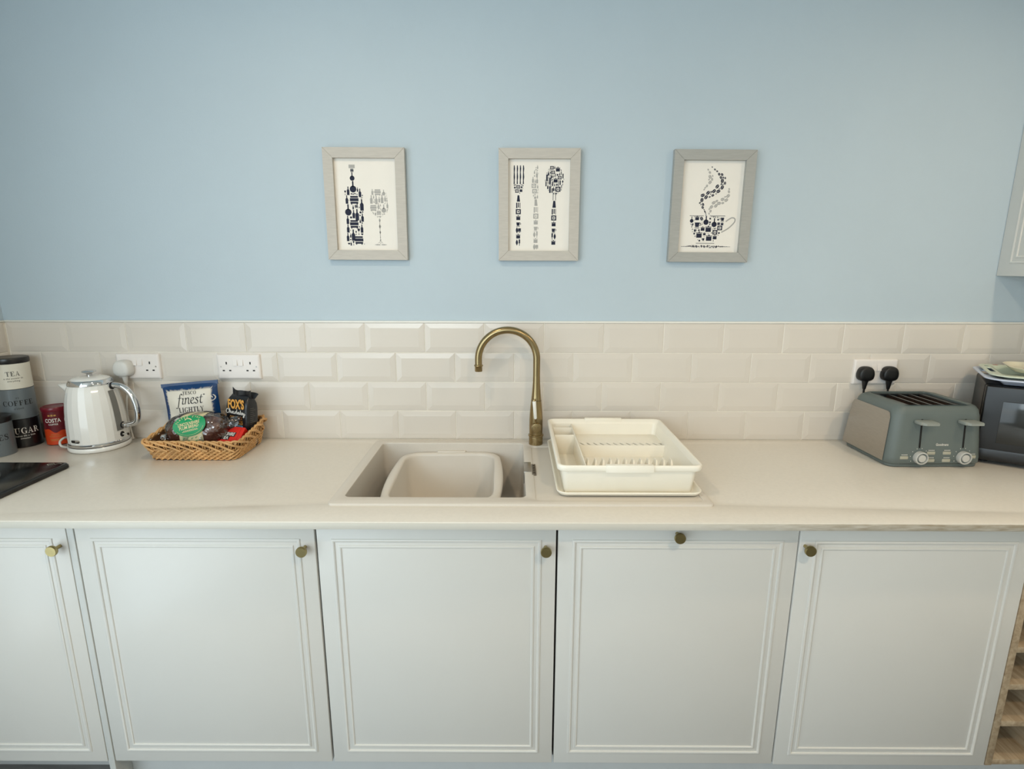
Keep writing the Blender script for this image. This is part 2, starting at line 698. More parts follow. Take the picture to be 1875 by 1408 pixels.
wall_back = struct(obj('wall_back', MB().box(XL - .1, XR + .1, YW, YW + .1, FZ, CZ), 'wall_paint'))
wall_left = struct(obj('wall_left', MB().box(XL - .1, XL, YB - .1, YW, FZ, CZ), 'wall_paint'))
wall_right = struct(obj('wall_right', MB().box(XR, XR + .1, YB - .1, YW, FZ, CZ), 'room_white'))
wall_rear = struct(obj('wall_rear', MB().box(XL - .1, XR + .1, YB - .1, YB, FZ, CZ), 'room_white'))
struct(obj('floor', MB().box(XL - .1, XR + .1, YB - .1, YW + .1, FZ - .1, FZ), 'floor_wood'))
struct(obj('ceiling', MB().box(XL - .1, XR + .1, YB - .1, YW + .1, CZ, CZ + .1), 'room_white'))

# --- bevelled metro tiles, each its own piece on the wall
TP, TQ = 0.2020, 0.1020
obj('grout_bed', MB().box(XL, XR, .0036, YW, 0, 4 * TQ), 'grout', wall_back)
obj('grout_bed', MB().box(XL, XL + .0064, -4.0, .0036, 0, 4 * TQ), 'grout', wall_left)


def tile_mesh(w, h):
    """Tile in its own frame: x across, z up, face at y = 0 and back at y = .006; wide bevel all round."""
    g, b = 0.0011, 0.017
    x0, x1, z0, z1 = -w / 2 + g, w / 2 - g, -h / 2 + g, h / 2 - g
    bx = min(b, (x1 - x0) * .35)
    L = [[(x0, .006, z0), (x1, .006, z0), (x1, .006, z1), (x0, .006, z1)],
         [(x0, .0030, z0), (x1, .0030, z0), (x1, .0030, z1), (x0, .0030, z1)],
         [(x0 + .0010, .0022, z0 + .0010), (x1 - .0010, .0022, z0 + .0010), (x1 - .0010, .0022, z1 - .0010), (x0 + .0010, .0022, z1 - .0010)],
         [(x0 + bx, .0002, z0 + b), (x1 - bx, .0002, z0 + b), (x1 - bx, .0002, z1 - b), (x0 + bx, .0002, z1 - b)],
         [(x0 + bx + .001, 0, z0 + b + .001), (x1 - bx - .001, 0, z0 + b + .001), (x1 - bx - .001, 0, z1 - b - .001), (x0 + bx + .001, 0, z1 - b - .001)]]
    return MB().loft(L, False, True).mesh('tile', 'tile', 0)


full_tile, half_tile = tile_mesh(TP, TQ), tile_mesh(TP / 2, TQ)
rnd = random.Random(4)
for row in range(4):
    zc = (4 - row - .5) * TQ
    edges = [k * TP for k in range(-8, 13)] if row % 2 == 0 else [-8 * TP] + [(k + .5) * TP for k in range(-8, 12)] + [12 * TP]
    for a, b in zip(edges[:-1], edges[1:]):
        t = obj('tile', full_tile if b - a > .15 else half_tile, None, wall_back)
        t.location = ((a + b) / 2, rnd.uniform(-.0003, .0003), zc)
        t.rotation_euler = (rnd.uniform(-.003, .003), 0, rnd.uniform(-.003, .003))
    for k in range(3):
        half = row % 2 == 1 and k == 0
        y1 = -.002 - (0 if k == 0 else (TP * (k - .5) if row % 2 == 1 else TP * k))
        wd = TP / 2 if half else TP
        t = obj('tile', half_tile if half else full_tile, None, wall_left)
        t.location = (XL + .010, y1 - wd / 2, zc)
        t.rotation_euler = (0, 0, PI / 2)
struct(obj('trim_1', MB().box(XL + .009, XR, -.0012, YW, 4 * TQ, 4 * TQ + .0055, .001), 'trim_white'))
struct(obj('trim_2', MB().box(XL, XL + .0112, -4.0, -.002, 4 * TQ, 4 * TQ + .0055, .001), 'trim_white'))

# ================================================================== base units
YD = -.591                  # door faces
ZT, ZB = -.034, -.7385      # door top and bottom


def bead(mb, x0, x1, z0, z1, w, d, y):
    """Half-round bead running round a rectangle on a door face."""
    prof = [(-w / 2, 0), (-w * .42, -d * .55), (-w * .2, -d * .92), (0, -d), (w * .2, -d * .92), (w * .42, -d * .55), (w / 2, 0)]
    loops = []
    for o_, dy in prof:
        loops.append([(x0 + o_, y + dy, z0 + o_), (x1 - o_, y + dy, z0 + o_), (x1 - o_, y + dy, z1 - o_), (x0 + o_, y + dy, z1 - o_)])
    return mb.loft(loops, False, False)


def knob_mesh():
    m = MB()
    m.lathe([(0, 0), (.0045, 0), (.0045, -.012), (.0052, -.016), (.0128, -.0215), (.0136, -.0235), (.0136, -.0290), (.0128, -.0302), (0, -.0302)], 28, axis='y')
    return m.mesh('knob', 'brass_knob', 40)


KNOB = knob_mesh()


def cabinet(x0, x1, knob, label, dy=0.0, gl=.0015, gr=.0015, knob_label=None):
    t = thing('base_cabinet', label, 'cabinet', ((x0 + x1) / 2, -.3, FZ + .15), group='white base units under the worktop')
    ox, oy, oz = (x0 + x1) / 2, -.3, FZ + .15
    mv = Matrix.Translation((-ox, -oy, -oz))
    c = MB()
    c.box(x0 + .001, x0 + .018, -.565, -.005, ZB, -.024).box(x1 - .018, x1 - .001, -.565, -.005, ZB, -.024)
    c.box(x0 + .018, x1 - .018, -.565, -.005, ZB, ZB + .018).box(x0 + .018, x1 - .018, -.02, -.005, ZB + .018, -.30)
    c.box(x0 + .018, x1 - .018, -.565, -.555, -.042, -.024)
    obj('carcass', c.xf(mv), 'carcass_dark', t)
    a, b = x0 + gl, x1 - gr
    y = YD + dy
    d = obj('door', MB().box(a, b, y, -.569, ZB, ZT, .0022, 2).xf(mv), 'cabinet_paint', t)
    for ins, w, dp in ((.0405, .0090, .0037), (.0575, .0075, .0030)):
        obj('moulding', bead(MB(), a + ins, b - ins, ZB + ins - .003, ZT - ins, w, dp, y + .0001).xf(mv), 'cabinet_paint', d)
    if knob is not None:
        k = obj('knob', KNOB, None, d, label='round brass knob')
        k.location = (knob[0] - ox, y - oy, knob[1] - oz)
    return t


cabinet(-1.6135, -1.0125, (-1.033, -.0905), 'white base cabinet at the far left below the black hob', dy=-.002, gr=.001)
cabinet(-.9950, -.3945, (-.421, -.092), 'white base cabinet below the kettle and basket, knob at its top right')
cabinet(-.3945, .2085, (.180, -.0905), 'white base cabinet directly below the sink bowl, left of the black gap', gl=.0035, gr=.0025)
cabinet(.2085, .8100, (.5055, -.0525), 'white base cabinet with its brass knob centred at the top edge', gl=.0025)
cabinet(.8100, 1.3895, (.8245, -.0835), 'white base cabinet next to the oak wine rack, knob at its top left', dy=-.003)
cabinet(1.5500, 2.4200, None, 'white base cabinet at the far right beyond the oak wine rack')

ep = obj('end_panel', MB().box(-1.0120, -.9955, -.592, -.005, FZ, -.024, .001), 'cabinet_edge')
tag(ep, 'narrow white upright panel between the two left base cabinets', 'panel')
struct(obj('baseboard_front', MB().box(-.9955, 2.43, -.535, -.517, FZ, ZB - .004, .001), 'plinth_grey'))
struct(obj('baseboard_left', MB().box(XL, -1.0120, -.462, -.444, FZ, ZB - .004, .001), 'plinth_grey'))

# wine rack
wr = thing('wine_rack', 'open oak wine rack with stacked square cubbies beside the right base cabinet', 'wine rack', (1.4705, -.3, FZ + .15))
mv = Matrix.Translation((-1.4705, .3, -(FZ + .15)))
obj('side_panel', MB().box(1.3910, 1.4095, -.593, -.005, ZB, -.024, .001).xf(mv), 'oak', wr)
obj('side_panel', MB().box(1.5310, 1.5495, -.593, -.005, ZB, -.024, .001).xf(mv), 'oak', wr)
obj('back_panel', MB().box(1.4095, 1.5310, -.25, -.238, ZB, -.024).xf(mv), 'oak', wr)
for z in (-.7385, -.6150, -.5005, -.3885, -.2760, -.1640, -.0520):
    obj('shelf', MB().box(1.4095, 1.5310, -.590, -.25, z, z + .0165, .0008).xf(mv), 'oak', wr)

# ================================================================== worktop and sink
ZS = .0062                  # sink deck above the worktop
SX0, SX1, SY0, SY1 = -.3730, .6090, -.5520, -.0345
BX0, BX1, BY0, BY1 = -.3430, .1320, -.5085, -.0640
wt = thing('worktop', 'long off-white stone worktop over the base units', 'worktop', (0, -.3, -.02))
mv = Matrix.Translation((0, .3, .02))
outer = [(XL + .0105, -.640), (XR - .002, -.640), (XR - .002, .0098), (XL + .0105, .0098)]
slab = MB().plate(outer, [rr(SX0 + .015, SX1 - .015, SY0 + .015, SY1 - .010, .02)], -.0195, 0, .0016).xf(mv)
obj('slab', slab, 'worktop_stone', wt, 30)
obj('edge_strip', MB().box(XL + .0105, XR - .002, -.6412, -.6398, -.0190, -.0022, .0004).xf(mv), 'worn_edge', wt, 30)

sink = thing('sink', 'off-white composite sink with one bowl and a drainer set into the worktop', 'sink', (.118, -.29, 0))
mv = Matrix.Translation((-.118, .29, 0))
DX0, DX1, DY0, DY1 = .158, .588, -.528, -.098
deck = MB()
deck.plate(rr(SX0, SX1, SY0, SY1, .012), [rr(BX0, BX1, BY0, BY1, .016, 8), rr(DX0, DX1, DY0, DY1, .012)], 0, ZS, .0022)
obj('deck', deck.xf(mv), 'sink_composite', sink, 40)
bowl = MB()


def off(d):
    return rr(BX0 - d, BX1 + d, BY0 - d, BY1 + d, max(.004, .016 + d), 8)


lo = [lv(off(0), ZS - .004), lv(off(-.001), -.06), lv(off(-.004), -.160), lv(off(-.008), -.176), lv(off(-.013), -.184), lv(rr(BX0 + .03, BX1 - .03, BY0 + .03, BY1 - .03, .016, 8), -.188)]
bowl.loft([list(reversed(q)) for q in lo], False, True)
lo2 = [lv(off(.004), ZS - .004), lv(off(.003), -.17), lv(off(-.01), -.192)]
bowl.loft(lo2, False, True)
obj('bowl', bowl.xf(mv), 'sink_composite', sink, 50)
dr = MB().box(DX0 - .002, DX1 + .002, DY0 - .002, DY1 + .002, .0008, .0036)
obj('drainer', dr.xf(mv), 'sink_composite', sink)
for i in range(6):
    y = -.16 - i * .06
    obj('drainer_rib', MB().tube([(.30, y, .0034), (.56, y, .0034)], .0022, 8).xf(mv), 'sink_composite', sink)
obj('overflow_cover', MB().box(.1300, .1525, -.330, -.248, -.030, ZS + .0007, .0006).xf(mv), 'steel', sink, label='steel overflow cover in the bowl edge')
og = obj('overflow_grate', MB().box(.1535, .1655, -.352, -.268, .0030, .0078, .001).xf(mv), 'steel_dark', sink, label='dark steel overflow grate')
for i in range(4):
    obj('grate_hole', MB().lathe([(0, 0), (.003, 0), (.003, .0004), (0, .0004)], 12, c=(.1595, -.337 + i * .018, .0077)).xf(mv), 'slot_black', og)
obj('drain', MB().lathe([(.045, 0), (.042, .003), (.03, .0025), (.012, .001), (0, .001)], 32, c=(-.10, -.30, -.1882)).xf(mv), 'steel', sink)

# washing-up bowl
wb = thing('washing_up_bowl', 'pale grey plastic washing-up bowl standing inside the sink', 'bowl', (-.106, -.277, -.1875), math.radians(1.5))


def barrel(hx, hy, bulge, r, z, n=10):
    """Rounded rectangle whose sides bow outwards."""
    out = []
    for x, y in rr(-hx, hx, -hy, hy, r, 8):
        out.append((x, y))
    dense = []
    for i in range(len(out)):
        a, b = Vector(out[i]), Vector(out[(i + 1) % len(out)])
        k = max(1, int((b - a).length / .02))
        for j in range(k):
            dense.append(tuple(a + (b - a) * j / k))
    res = []
    for x, y in dense:
        s = 1 + bulge * (1 - (y / hy) ** 2)
        u = 1 + bulge * .35 * (1 - (x / hx) ** 2)
        res.append((x * s, y * u, z))
    return res


def WBL(d, z, r=.05):
    hx, hy = .158, .207
    base = barrel(hx, hy, .10, r, 0)
    out = []
    for x, y, _ in base:
        L = math.hypot(x, y)
        out.append((x * (1 + d / L), y * (1 + d / L), z))
    return out


tub = MB()
tub.loft([WBL(-.055, .0005), WBL(-.044, .006), WBL(-.040, .02), WBL(-.026, .157)], True, False)
tub.loft([list(reversed(q)) for q in (WBL(-.029, .157), WBL(-.043, .02), WBL(-.047, .009), WBL(-.058, .0045))], False, True)
obj('tub', tub, 'bowl_plastic', wb, 45)
rim = MB()
rim.loft([WBL(-.0290, .154), WBL(-.0280, .1625), WBL(-.0240, .1655), WBL(-.005, .1640), WBL(0, .1605), WBL(.0005, .154), WBL(-.002, .1535), WBL(-.0045, .159), WBL(-.025, .1595), WBL(-.0290, .154)], False, False)
obj('rim', rim, 'bowl_plastic', wb, 60)
obj('handle_lug', MB().box(-.048, .048, .200, .225, .156, .1685, .003), 'bowl_plastic', wb)
obj('handle_lug', MB().box(-.048, .048, -.225, -.200, .156, .1685, .003), 'bowl_plastic', wb)

# mixer tap
tap = thing('mixer_tap', 'antique brass swan-neck mixer tap behind the sink bowl', 'tap', (.1748, -.0680, ZS))
obj('base', MB().lathe([(0, 0), (.0235, 0), (.0235, .0255), (.0232, .027), (.0255, .0285), (.0258, .031), (.0255, .0335), (.0225, .035)], 40), 'brass_tap', tap, 50)
obj('body', MB().lathe([(.0224, .034), (.0226, .055), (.0225, .085), (.0212, .11), (.0190, .135), (.0172, .1515)], 40), 'brass_tap', tap, 50)
col = [(.0173, .1525), (.0168, .155), (.0150, .172), (.0134, .192), (.0122, .215), (.0117, .235)]
obj('neck', MB().lathe(col, 40), 'brass_tap', tap, 50)
R0, zc = .0955, .2900
pts = [(0, 0, .234), (0, 0, .262)]
for i in range(33):
    a = PI * i / 32
    pts.append((-R0 + R0 * cos(a), 0, zc + R0 * sin(a)))
pts += [(-2 * R0, 0, zc - .012), (-2 * R0, 0, zc - .022)]
obj('spout', MB().tube(pts, .0117, 24), 'brass_tap', tap, 60)
obj('spout_collar', MB().lathe([(.0114, .002), (.0140, .001), (.0150, -.001), (.0143, -.0035), (.0126, -.005), (.0126, -.0195), (.0120, -.021), (.0098, -.021), (.0095, -.012), (0, -.012)], 32, c=(-2 * R0, 0, zc - .020)), 'brass_tap', tap, 50)
ck = obj('control_cartridge', MB().lathe([(.0165, -.010), (.0165, -.034), (.0155, -.0358), (.0140, -.0362), (0, -.0362)], 32, c=(.0, 0, .0640), axis='y'), 'brass_tap', tap, 40)
for s in (-1, 1):
    obj('temperature_mark', MB().box(s * .0052 - .0016, s * .0052 + .0016, -.0365, -.0361, .0666, .0674), 'ink_black', ck)
le = obj('lever', MB().tube([(-.0012, -.026, .080), (-.0022, -.029, .092), (-.0028, -.0305, .097)], [.0042, .0036, .0042], 14), 'brass_tap', tap, 50)
obj('lever_grip', MB().tube([(-.0030, -.0305, .0965), (-.0034, -.0312, .099), (-.0080, -.0345, .155), (-.0082, -.0346, .158)], [.0040, .0052, .0062, .0050], 18), 'porcelain', le, 50, label='white porcelain lever grip')
obj('lever_tip', MB().tube([(-.0083, -.0346, .157), (-.0085, -.0348, .160), (-.0087, -.0350, .1635)], [.0054, .0050, .0030], 14), 'brass_tap', le, 50)
obj('joint_ring', MB().lathe([(.0171, .1512), (.0174, .1516), (.0174, .1524), (.0171, .1528)], 40), 'slot_black', tap)

# drip tray and dish rack
tx0, tx1, ty0, ty1 = .2130, .5960, -.5100, -.0520
dtray = thing('drip_tray', 'shallow cream plastic drip tray under the dish rack', 'tray', ((tx0 + tx1) / 2, (ty0 + ty1) / 2, ZS))
mv = Matrix.Translation((-(tx0 + tx1) / 2, -(ty0 + ty1) / 2, 0))


def TR(d, z, r=.028):
    return lv(rr(tx0 + d, tx1 - d, ty0 + d, ty1 - d, max(.004, r - d), 8), z)


m = MB().loft([TR(.014, 0), TR(.006, .003), TR(.001, .009), TR(0, .0115), TR(.001, .0132), TR(.004, .0132), TR(.0065, .0105), TR(.011, .0050), TR(.016, .0028)], True, True)
obj('tray_body', m.xf(mv), 'rack_plastic', dtray, 50)

dx0, dx1, dy0, dy1 = .2120, .5930, -.5070, -.0555
ZR = .0860                  # rim above the sink deck
rack = thing('dish_rack', 'cream plastic dish rack with cutlery pockets and plate prongs on the drainer', 'dish rack', ((dx0 + dx1) / 2, (dy0 + dy1) / 2, ZS + .0030))
mv = Matrix.Translation((-(dx0 + dx1) / 2, -(dy0 + dy1) / 2, -.0030))


def RK(d, z, r=.024):
    return lv(rr(dx0 + d, dx1 - d, dy0 + d, dy1 - d, max(.004, r - d * .6), 8), z)


m = MB().loft([RK(.0245, .0034), RK(.0215, .006), RK(.0125, ZR - .016)], False, False)
m.loft([list(reversed(q)) for q in (RK(.0150, ZR - .014), RK(.0235, .009), RK(.0265, .006))], False, False)
obj('side_wall', m.xf(mv), 'rack_plastic', rack, 50)
m = MB().loft([RK(.0125, ZR - .016), RK(.003, ZR - .0165), RK(.0015, ZR - .0150), RK(.0005, ZR - .004), RK(.0020, ZR - .001), RK(.0050, ZR), RK(.0085, ZR - .0015), RK(.0150, ZR - .014)], False, False)
obj('rim', m.xf(mv), 'rack_plastic', rack, 50)
cxm = (dx0 + dx1) / 2 - .002
obj('handle', MB().box(cxm - .062, cxm + .062, dy0 - .0035, dy0 + .012, ZR - .0185, ZR + .0018, .0025).xf(mv), 'rack_plastic', rack)
obj('handle', MB().box(cxm - .062, cxm + .062, dy1 - .012, dy1 + .0035, ZR - .0185, ZR + .0030, .0025).xf(mv), 'rack_plastic', rack)
cl = .2915                  # cutlery pocket divider
ystep, zrear = -.200, .0360  # the rear part of the floor is a raised step
obj('floor_panel', MB().box(dx0 + .024, dx1 - .024, dy0 + .024, dy1 - .024, .0034, .0060).xf(mv), 'rack_plastic', rack)
obj('rear_step', MB().box(cl + .001, dx1 - .0190, ystep + .034, dy1 - .0165, zrear - .003, zrear, .0006).xf(mv), 'rack_plastic', rack)
obj('step_edge', MB().loft([[(cl + .001, ystep - .012, .0055), (dx1 - .0220, ystep - .012, .0055), (dx1 - .0220, ystep - .008, .0055), (cl + .001, ystep - .008, .0055)],
                            [(cl + .001, ystep - .003, zrear), (dx1 - .0185, ystep - .003, zrear), (dx1 - .0185, ystep + .001, zrear), (cl + .001, ystep + .001, zrear)],
                            [(cl + .001, ystep - .002, zrear + .0035), (dx1 - .0180, ystep - .002, zrear + .0035), (dx1 - .0180, ystep + .001, zrear + .0035), (cl + .001, ystep + .001, zrear + .0035)]]).xf(mv), 'rack_plastic', rack, 20)
for i in range(14):
    x = cl + .008 + i * .0210
    x2 = min(x + .0150, dx1 - .0190)
    if x2 - x > .004:
        lo = [[(x + .010, ystep, z), (x2 + .010 if x2 + .010 < dx1 - .019 else dx1 - .019, ystep, z), (x2 - .006, ystep + .0345, z), (x - .006, ystep + .0345, z)] for z in (zrear - .003, zrear)]
        obj('floor_slat', MB().loft(lo).xf(mv), 'rack_plastic', rack)
# cutlery pockets at the left
obj('divider', MB().box(cl - .0015, cl + .0015, dy0 + .022, dy1 - .018, .0055, ZR - .014, .0008).xf(mv), 'rack_plastic', rack)
for y in (-.110, -.190):
    obj('pocket_wall', MB().box(dx0 + .017, cl - .001, y - .0014, y + .0014, .0055, ZR - .016, .0008).xf(mv), 'rack_plastic', rack)
for i in range(12):
    x = .3080 + i * .0212
    m = MB()
    m.loft([[(x - .0080, -.4130, .0055), (x + .0035, -.4130, .0055), (x + .0035, -.3500, .0055), (x - .0080, -.3500, .0055)],
            [(x - .0055, -.4040, .032), (x + .0032, -.4040, .032), (x + .0032, -.3580, .032), (x - .0055, -.3580, .032)],
            [(x - .0002, -.3850, .058), (x + .0030, -.3850, .058), (x + .0030, -.3660, .058), (x - .0002, -.3660, .058)]], False, True)
    obj('prong', m.xf(mv), 'rack_plastic', rack, 20)

# ================================================================== pictures
def bean(r, rot, ax=.62):
    out = []
    for s in (-1, 1):
        p = []
        for i in range(9):
            a = -PI / 2 + PI * i / 8
            p.append((s * (r * ax * cos(a) + r * .06) if True else 0, r * sin(a) * .98))
        out.append(p)
    return [[(x * cos(rot) - y * sin(rot), x * sin(rot) + y * cos(rot)) for x, y in p] for p in out]


def motif(kind, r):
    """Small icon of half-height r, centred on the origin, as polygons."""
    def ell(cx, cy, rx, ry, n=12):
        return [(cx + rx * cos(2 * PI * i / n), cy + ry * sin(2 * PI * i / n)) for i in range(n)]
    if kind == 'bottle':
        return [[(-.31 * r, -r), (.31 * r, -r), (.33 * r, .1 * r), (.12 * r, .42 * r), (.12 * r, r), (-.12 * r, r), (-.12 * r, .42 * r), (-.33 * r, .1 * r)]]
    if kind == 'flask':
        return [ell(0, -.38 * r, .6 * r, .6 * r, 14), rect(-.13 * r, .13 * r, 0, r)]
    if kind == 'glass':
        return [[(-.42 * r, r), (.42 * r, r), (.36 * r, .35 * r), (.06 * r, .02 * r), (-.06 * r, .02 * r), (-.36 * r, .35 * r)], rect(-.05 * r, .05 * r, -.85 * r, .1 * r), rect(-.34 * r, .34 * r, -r, -.85 * r)]
    if kind == 'barrel':
        return [rect(-.70 * r, .70 * r, .42 * r, .72 * r), rect(-.78 * r, .78 * r, -.18 * r, .34 * r), rect(-.70 * r, .70 * r, -.62 * r, -.28 * r), rect(-.60 * r, -.40 * r, -.78 * r, -.62 * r), rect(.40 * r, .60 * r, -.78 * r, -.62 * r)]
    if kind == 'heart':
        p = []
        for i in range(16):
            t = 2 * PI * i / 16
            p.append((r * .058 * 16 * sin(t) ** 3, r * .058 * (13 * cos(t) - 5 * cos(2 * t) - 2 * cos(3 * t) - cos(4 * t))))
        return [p]
    if kind == 'leaf':
        return [[(0, -r), (.46 * r, -.3 * r), (.5 * r, .2 * r), (0, r), (-.5 * r, .2 * r), (-.46 * r, -.3 * r)]]
    if kind == 'dot':
        return [ell(0, 0, .8 * r, .8 * r)]
    if kind == 'ring':
        return arcband(0, 0, .85 * r, .85 * r, .5 * r, .5 * r, 0, 2 * PI, 12)
    if kind == 'bar':
        return [rect(-.25 * r, .25 * r, -r, r)]
    if kind == 'cup':
        return [[(-.62 * r, .5 * r), (.5 * r, .5 * r), (.34 * r, -.5 * r), (-.46 * r, -.5 * r)], rect(-.6 * r, .5 * r, -.78 * r, -.64 * r)] + arcband(.5 * r, .1 * r, .36 * r, .36 * r, .2 * r, .2 * r, -PI / 2, PI / 2, 6)
    if kind == 'pot':
        return [rect(-.62 * r, .62 * r, -.62 * r, .32 * r), rect(-.7 * r, .7 * r, .40 * r, .54 * r), rect(-.14 * r, .14 * r, .54 * r, .76 * r)]
    if kind == 'frame':
        return [rect(-.8 * r, .8 * r, .42 * r, .74 * r), rect(-.8 * r, .8 * r, -.74 * r, -.42 * r), rect(-.8 * r, -.42 * r, -.42 * r, .42 * r), rect(.42 * r, .8 * r, -.42 * r, .42 * r), rect(-.2 * r, .2 * r, -.2 * r, .2 * r)]
    if kind == 'bean':
        return bean(r, .5)
    return [ell(0, 0, r, r)]


EXT = {'bottle': (.34, 1.0), 'flask': (.62, 1.0), 'glass': (.46, 1.0), 'barrel': (.80, .80), 'heart': (.95, .95), 'leaf': (.5, 1.0), 'dot': (.8, .8),
       'ring': (.86, .86), 'bar': (.26, 1.0), 'cup': (.86, .8), 'pot': (.7, .78), 'frame': (.8, .76), 'bean': (.75, 1.0)}


def fill(inside, bb, sizes, seed, kinds, gap=.0045):
    """Fill a silhouette with small icons of falling size on an occupancy grid."""
    rn = random.Random(seed)
    c = .0032
    nx, ny = int((bb[1] - bb[0]) / c) + 1, int((bb[3] - bb[2]) / c) + 1
    free = np.zeros((ny, nx), bool)
    for j in range(ny):
        for i in range(nx):
            free[j, i] = inside(bb[0] + (i + .5) * c, bb[2] + (j + .5) * c)
    polys = []
    big = max(q[0] for q in sizes)
    for r, cnt in sizes:
        ks = kinds[0] if r > big * .62 else (kinds[1] if r > big * .3 else kinds[2])
        k = 0
        for _ in range(2600):
            if k >= cnt:
                break
            kd = rn.choice(ks)
            hx, hy = EXT[kd][0] * r, EXT[kd][1] * r
            x, y = rn.uniform(bb[0], bb[1]), rn.uniform(bb[2], bb[3])
            i0, i1 = int((x - hx - bb[0]) / c), int((x + hx - bb[0]) / c) + 1
            j0, j1 = int((y - hy - bb[2]) / c), int((y + hy - bb[2]) / c) + 1
            if i0 < 0 or j0 < 0 or i1 > nx or j1 > ny:
                continue
            w = free[j0:j1, i0:i1]
            if w.size == 0 or w.mean() < .88:
                continue
            g = 1 if r > .020 else 0
            free[max(0, j0 - g):j1 + g, max(0, i0 - g):i1 + g] = False
            k += 1
            f = rn.choice((-1, 1))
            for p in motif(kd, r):
                polys.append([(x + a * f, y - b) for a, b in p])
    return polys


FW, FH, FB, FT = .2580, .3440, .0310, .0200     # frame width, height, moulding width and depth
PW, PH = FW - 2 * FB, FH - 2 * FB


def picture(cx, cz, tilt, fmat, label, art):
    t = thing('framed_print', label, 'picture', (cx, YW - .0002, cz), group='framed kitchen prints on the blue wall')
    t.rotation_euler = (0, tilt, 0)
    x, z, b = FW / 2, FH / 2, FB
    g = .0004
    segs = [([(-x, z), (x, z), (x - b, z - b), (-x + b, z - b)]), ([(x, z), (x, -z), (x - b, -z + b), (x - b, z - b)]),
            ([(x, -z), (-x, -z), (-x + b, -z + b), (x - b, -z + b)]), ([(-x, -z), (-x, z), (-x + b, z - b), (-x + b, -z + b)])]
    for s in segs:
        c = (sum(p[0] for p in s) / 4, sum(p[1] for p in s) / 4)
        q = [(p[0] + (c[0] - p[0]) * g / .12, p[1] + (c[1] - p[1]) * g / .12) for p in s]
        q2 = [(p[0] + (c[0] - p[0]) * .007, p[1] + (c[1] - p[1]) * .007) for p in s]
        L = [[(p[0], 0, p[1]) for p in s], [(p[0], -FT + .001, p[1]) for p in s], [(p[0], -FT, p[1]) for p in q2]]
        obj('frame_side', MB().loft(L), fmat, t, 20)
    obj('backing', MB().box(-x + b - .004, x - b + .004, -.0065, -.004, -z + b - .004, z - b + .004), 'print_paper', t)

    def fn(u, v):                # u, v: fractions of the opening, v downwards
        return (-PW / 2 + u * PW, -.0068, PH / 2 - v * PH)
    for nm, polys, mt in art:
        o = obj(nm, put_polys(MB(), polys, fn), mt, t, 0)
        if len(polys) > 8:
            stuff(o)


AS = PW / PH                     # shapes below are laid out in u, v with v scaled by the opening's aspect


def uv(polys):
    return [[(a, b * AS) for a, b in p] for p in polys]


def wfun(table):
    def w(v):
        for (v0, a0, b0), (v1, a1, b1) in zip(table[:-1], table[1:]):
            if v0 <= v <= v1:
                k = (v - v0) / (v1 - v0)
                return a0 + (a1 - a0) * k, b0 + (b1 - b0) * k
        return None
    def inside(x, y):
        q = w(y * AS)
        return q is not None and q[0] <= x <= q[1]
    return inside


bottle_in = wfun([(.105, .245, .335), (.27, .245, .335), (.35, .145, .435), (.40, .135, .447), (.945, .150, .440)])
bottle = fill(bottle_in, (.13, .45, .10 / AS, .95 / AS), [(.090, 8), (.066, 12), (.048, 16), (.034, 30), (.022, 60), (.015, 120), (.010, 160)], 3,
              (['bottle', 'flask', 'barrel', 'bottle'], ['glass', 'bottle', 'flask', 'barrel', 'barrel'], ['heart', 'leaf', 'dot', 'ring', 'heart', 'dot']))


glass_in = wfun([(.325, .590, .825), (.45, .555, .850), (.535, .545, .862), (.58, .57, .835), (.64, .68, .73)])
wine = fill(glass_in, (.54, .87, .32 / AS, .65 / AS), [(.066, 6), (.046, 8), (.030, 14), (.020, 30), (.013, 60), (.008, 80)], 8,
            (['bottle', 'flask', 'barrel'], ['glass', 'bottle', 'heart', 'leaf'], ['heart', 'leaf', 'dot', 'ring', 'bar']))
wine += [[(x + .705, y + v / AS) for x, y in motif('leaf', r)[0]] for v, r in ((.665, .030), (.735, .034), (.80, .026), (.855, .012))]
wine += [rect(.700, .708, .67 / AS, .90 / AS)]
wine += fill(wfun([(.875, .70, .71), (.925, .66, .75)]), (.65, .76, .87 / AS, .93 / AS), [(.012, 6), (.007, 16)], 5, (['leaf'], ['dot'], ['dot', 'bar']))
wine += [[(.60, .938 / AS), (.65, .931 / AS), (.70, .934 / AS), (.70, .943 / AS), (.64, .945 / AS)], [(.715, .934 / AS), (.76, .931 / AS), (.815, .938 / AS), (.77, .945 / AS), (.715, .943 / AS)]]
picture(-.3755, .7855, .004, 'frame_wood', 'framed print of a navy wine bottle and a grey wine glass', [
    ('bottle_print', uv(bottle), 'print_navy'), ('cork_print', uv([rect(.238, .336, .066 / AS, .103 / AS)]), 'print_grey'), ('wine_glass_print', uv(wine), 'print_grey')])

fork = []
for k, u in enumerate((.094, .144, .193, .243)):
    fork += [pen([(u, .065 / AS), (u + .002, .10 / AS), (u, .14 / AS), (u + .002, .19 / AS), (u, .225 / AS), (u, .265 / AS)], [.012, .022, .014, .024, .014, .020])][0]
fork += fill(wfun([(.265, .082, .25), (.33, .090, .24), (.37, .125, .20)]), (.08, .25, .26 / AS, .37 / AS), [(.036, 3), (.024, 8), (.014, 20), (.009, 40)], 2, (['pot', 'frame'], ['cup', 'leaf'], ['leaf', 'dot', 'bar']))
fork += [[(.150, .385 / AS), (.178, .385 / AS), (.192, .455 / AS), (.138, .455 / AS)]]


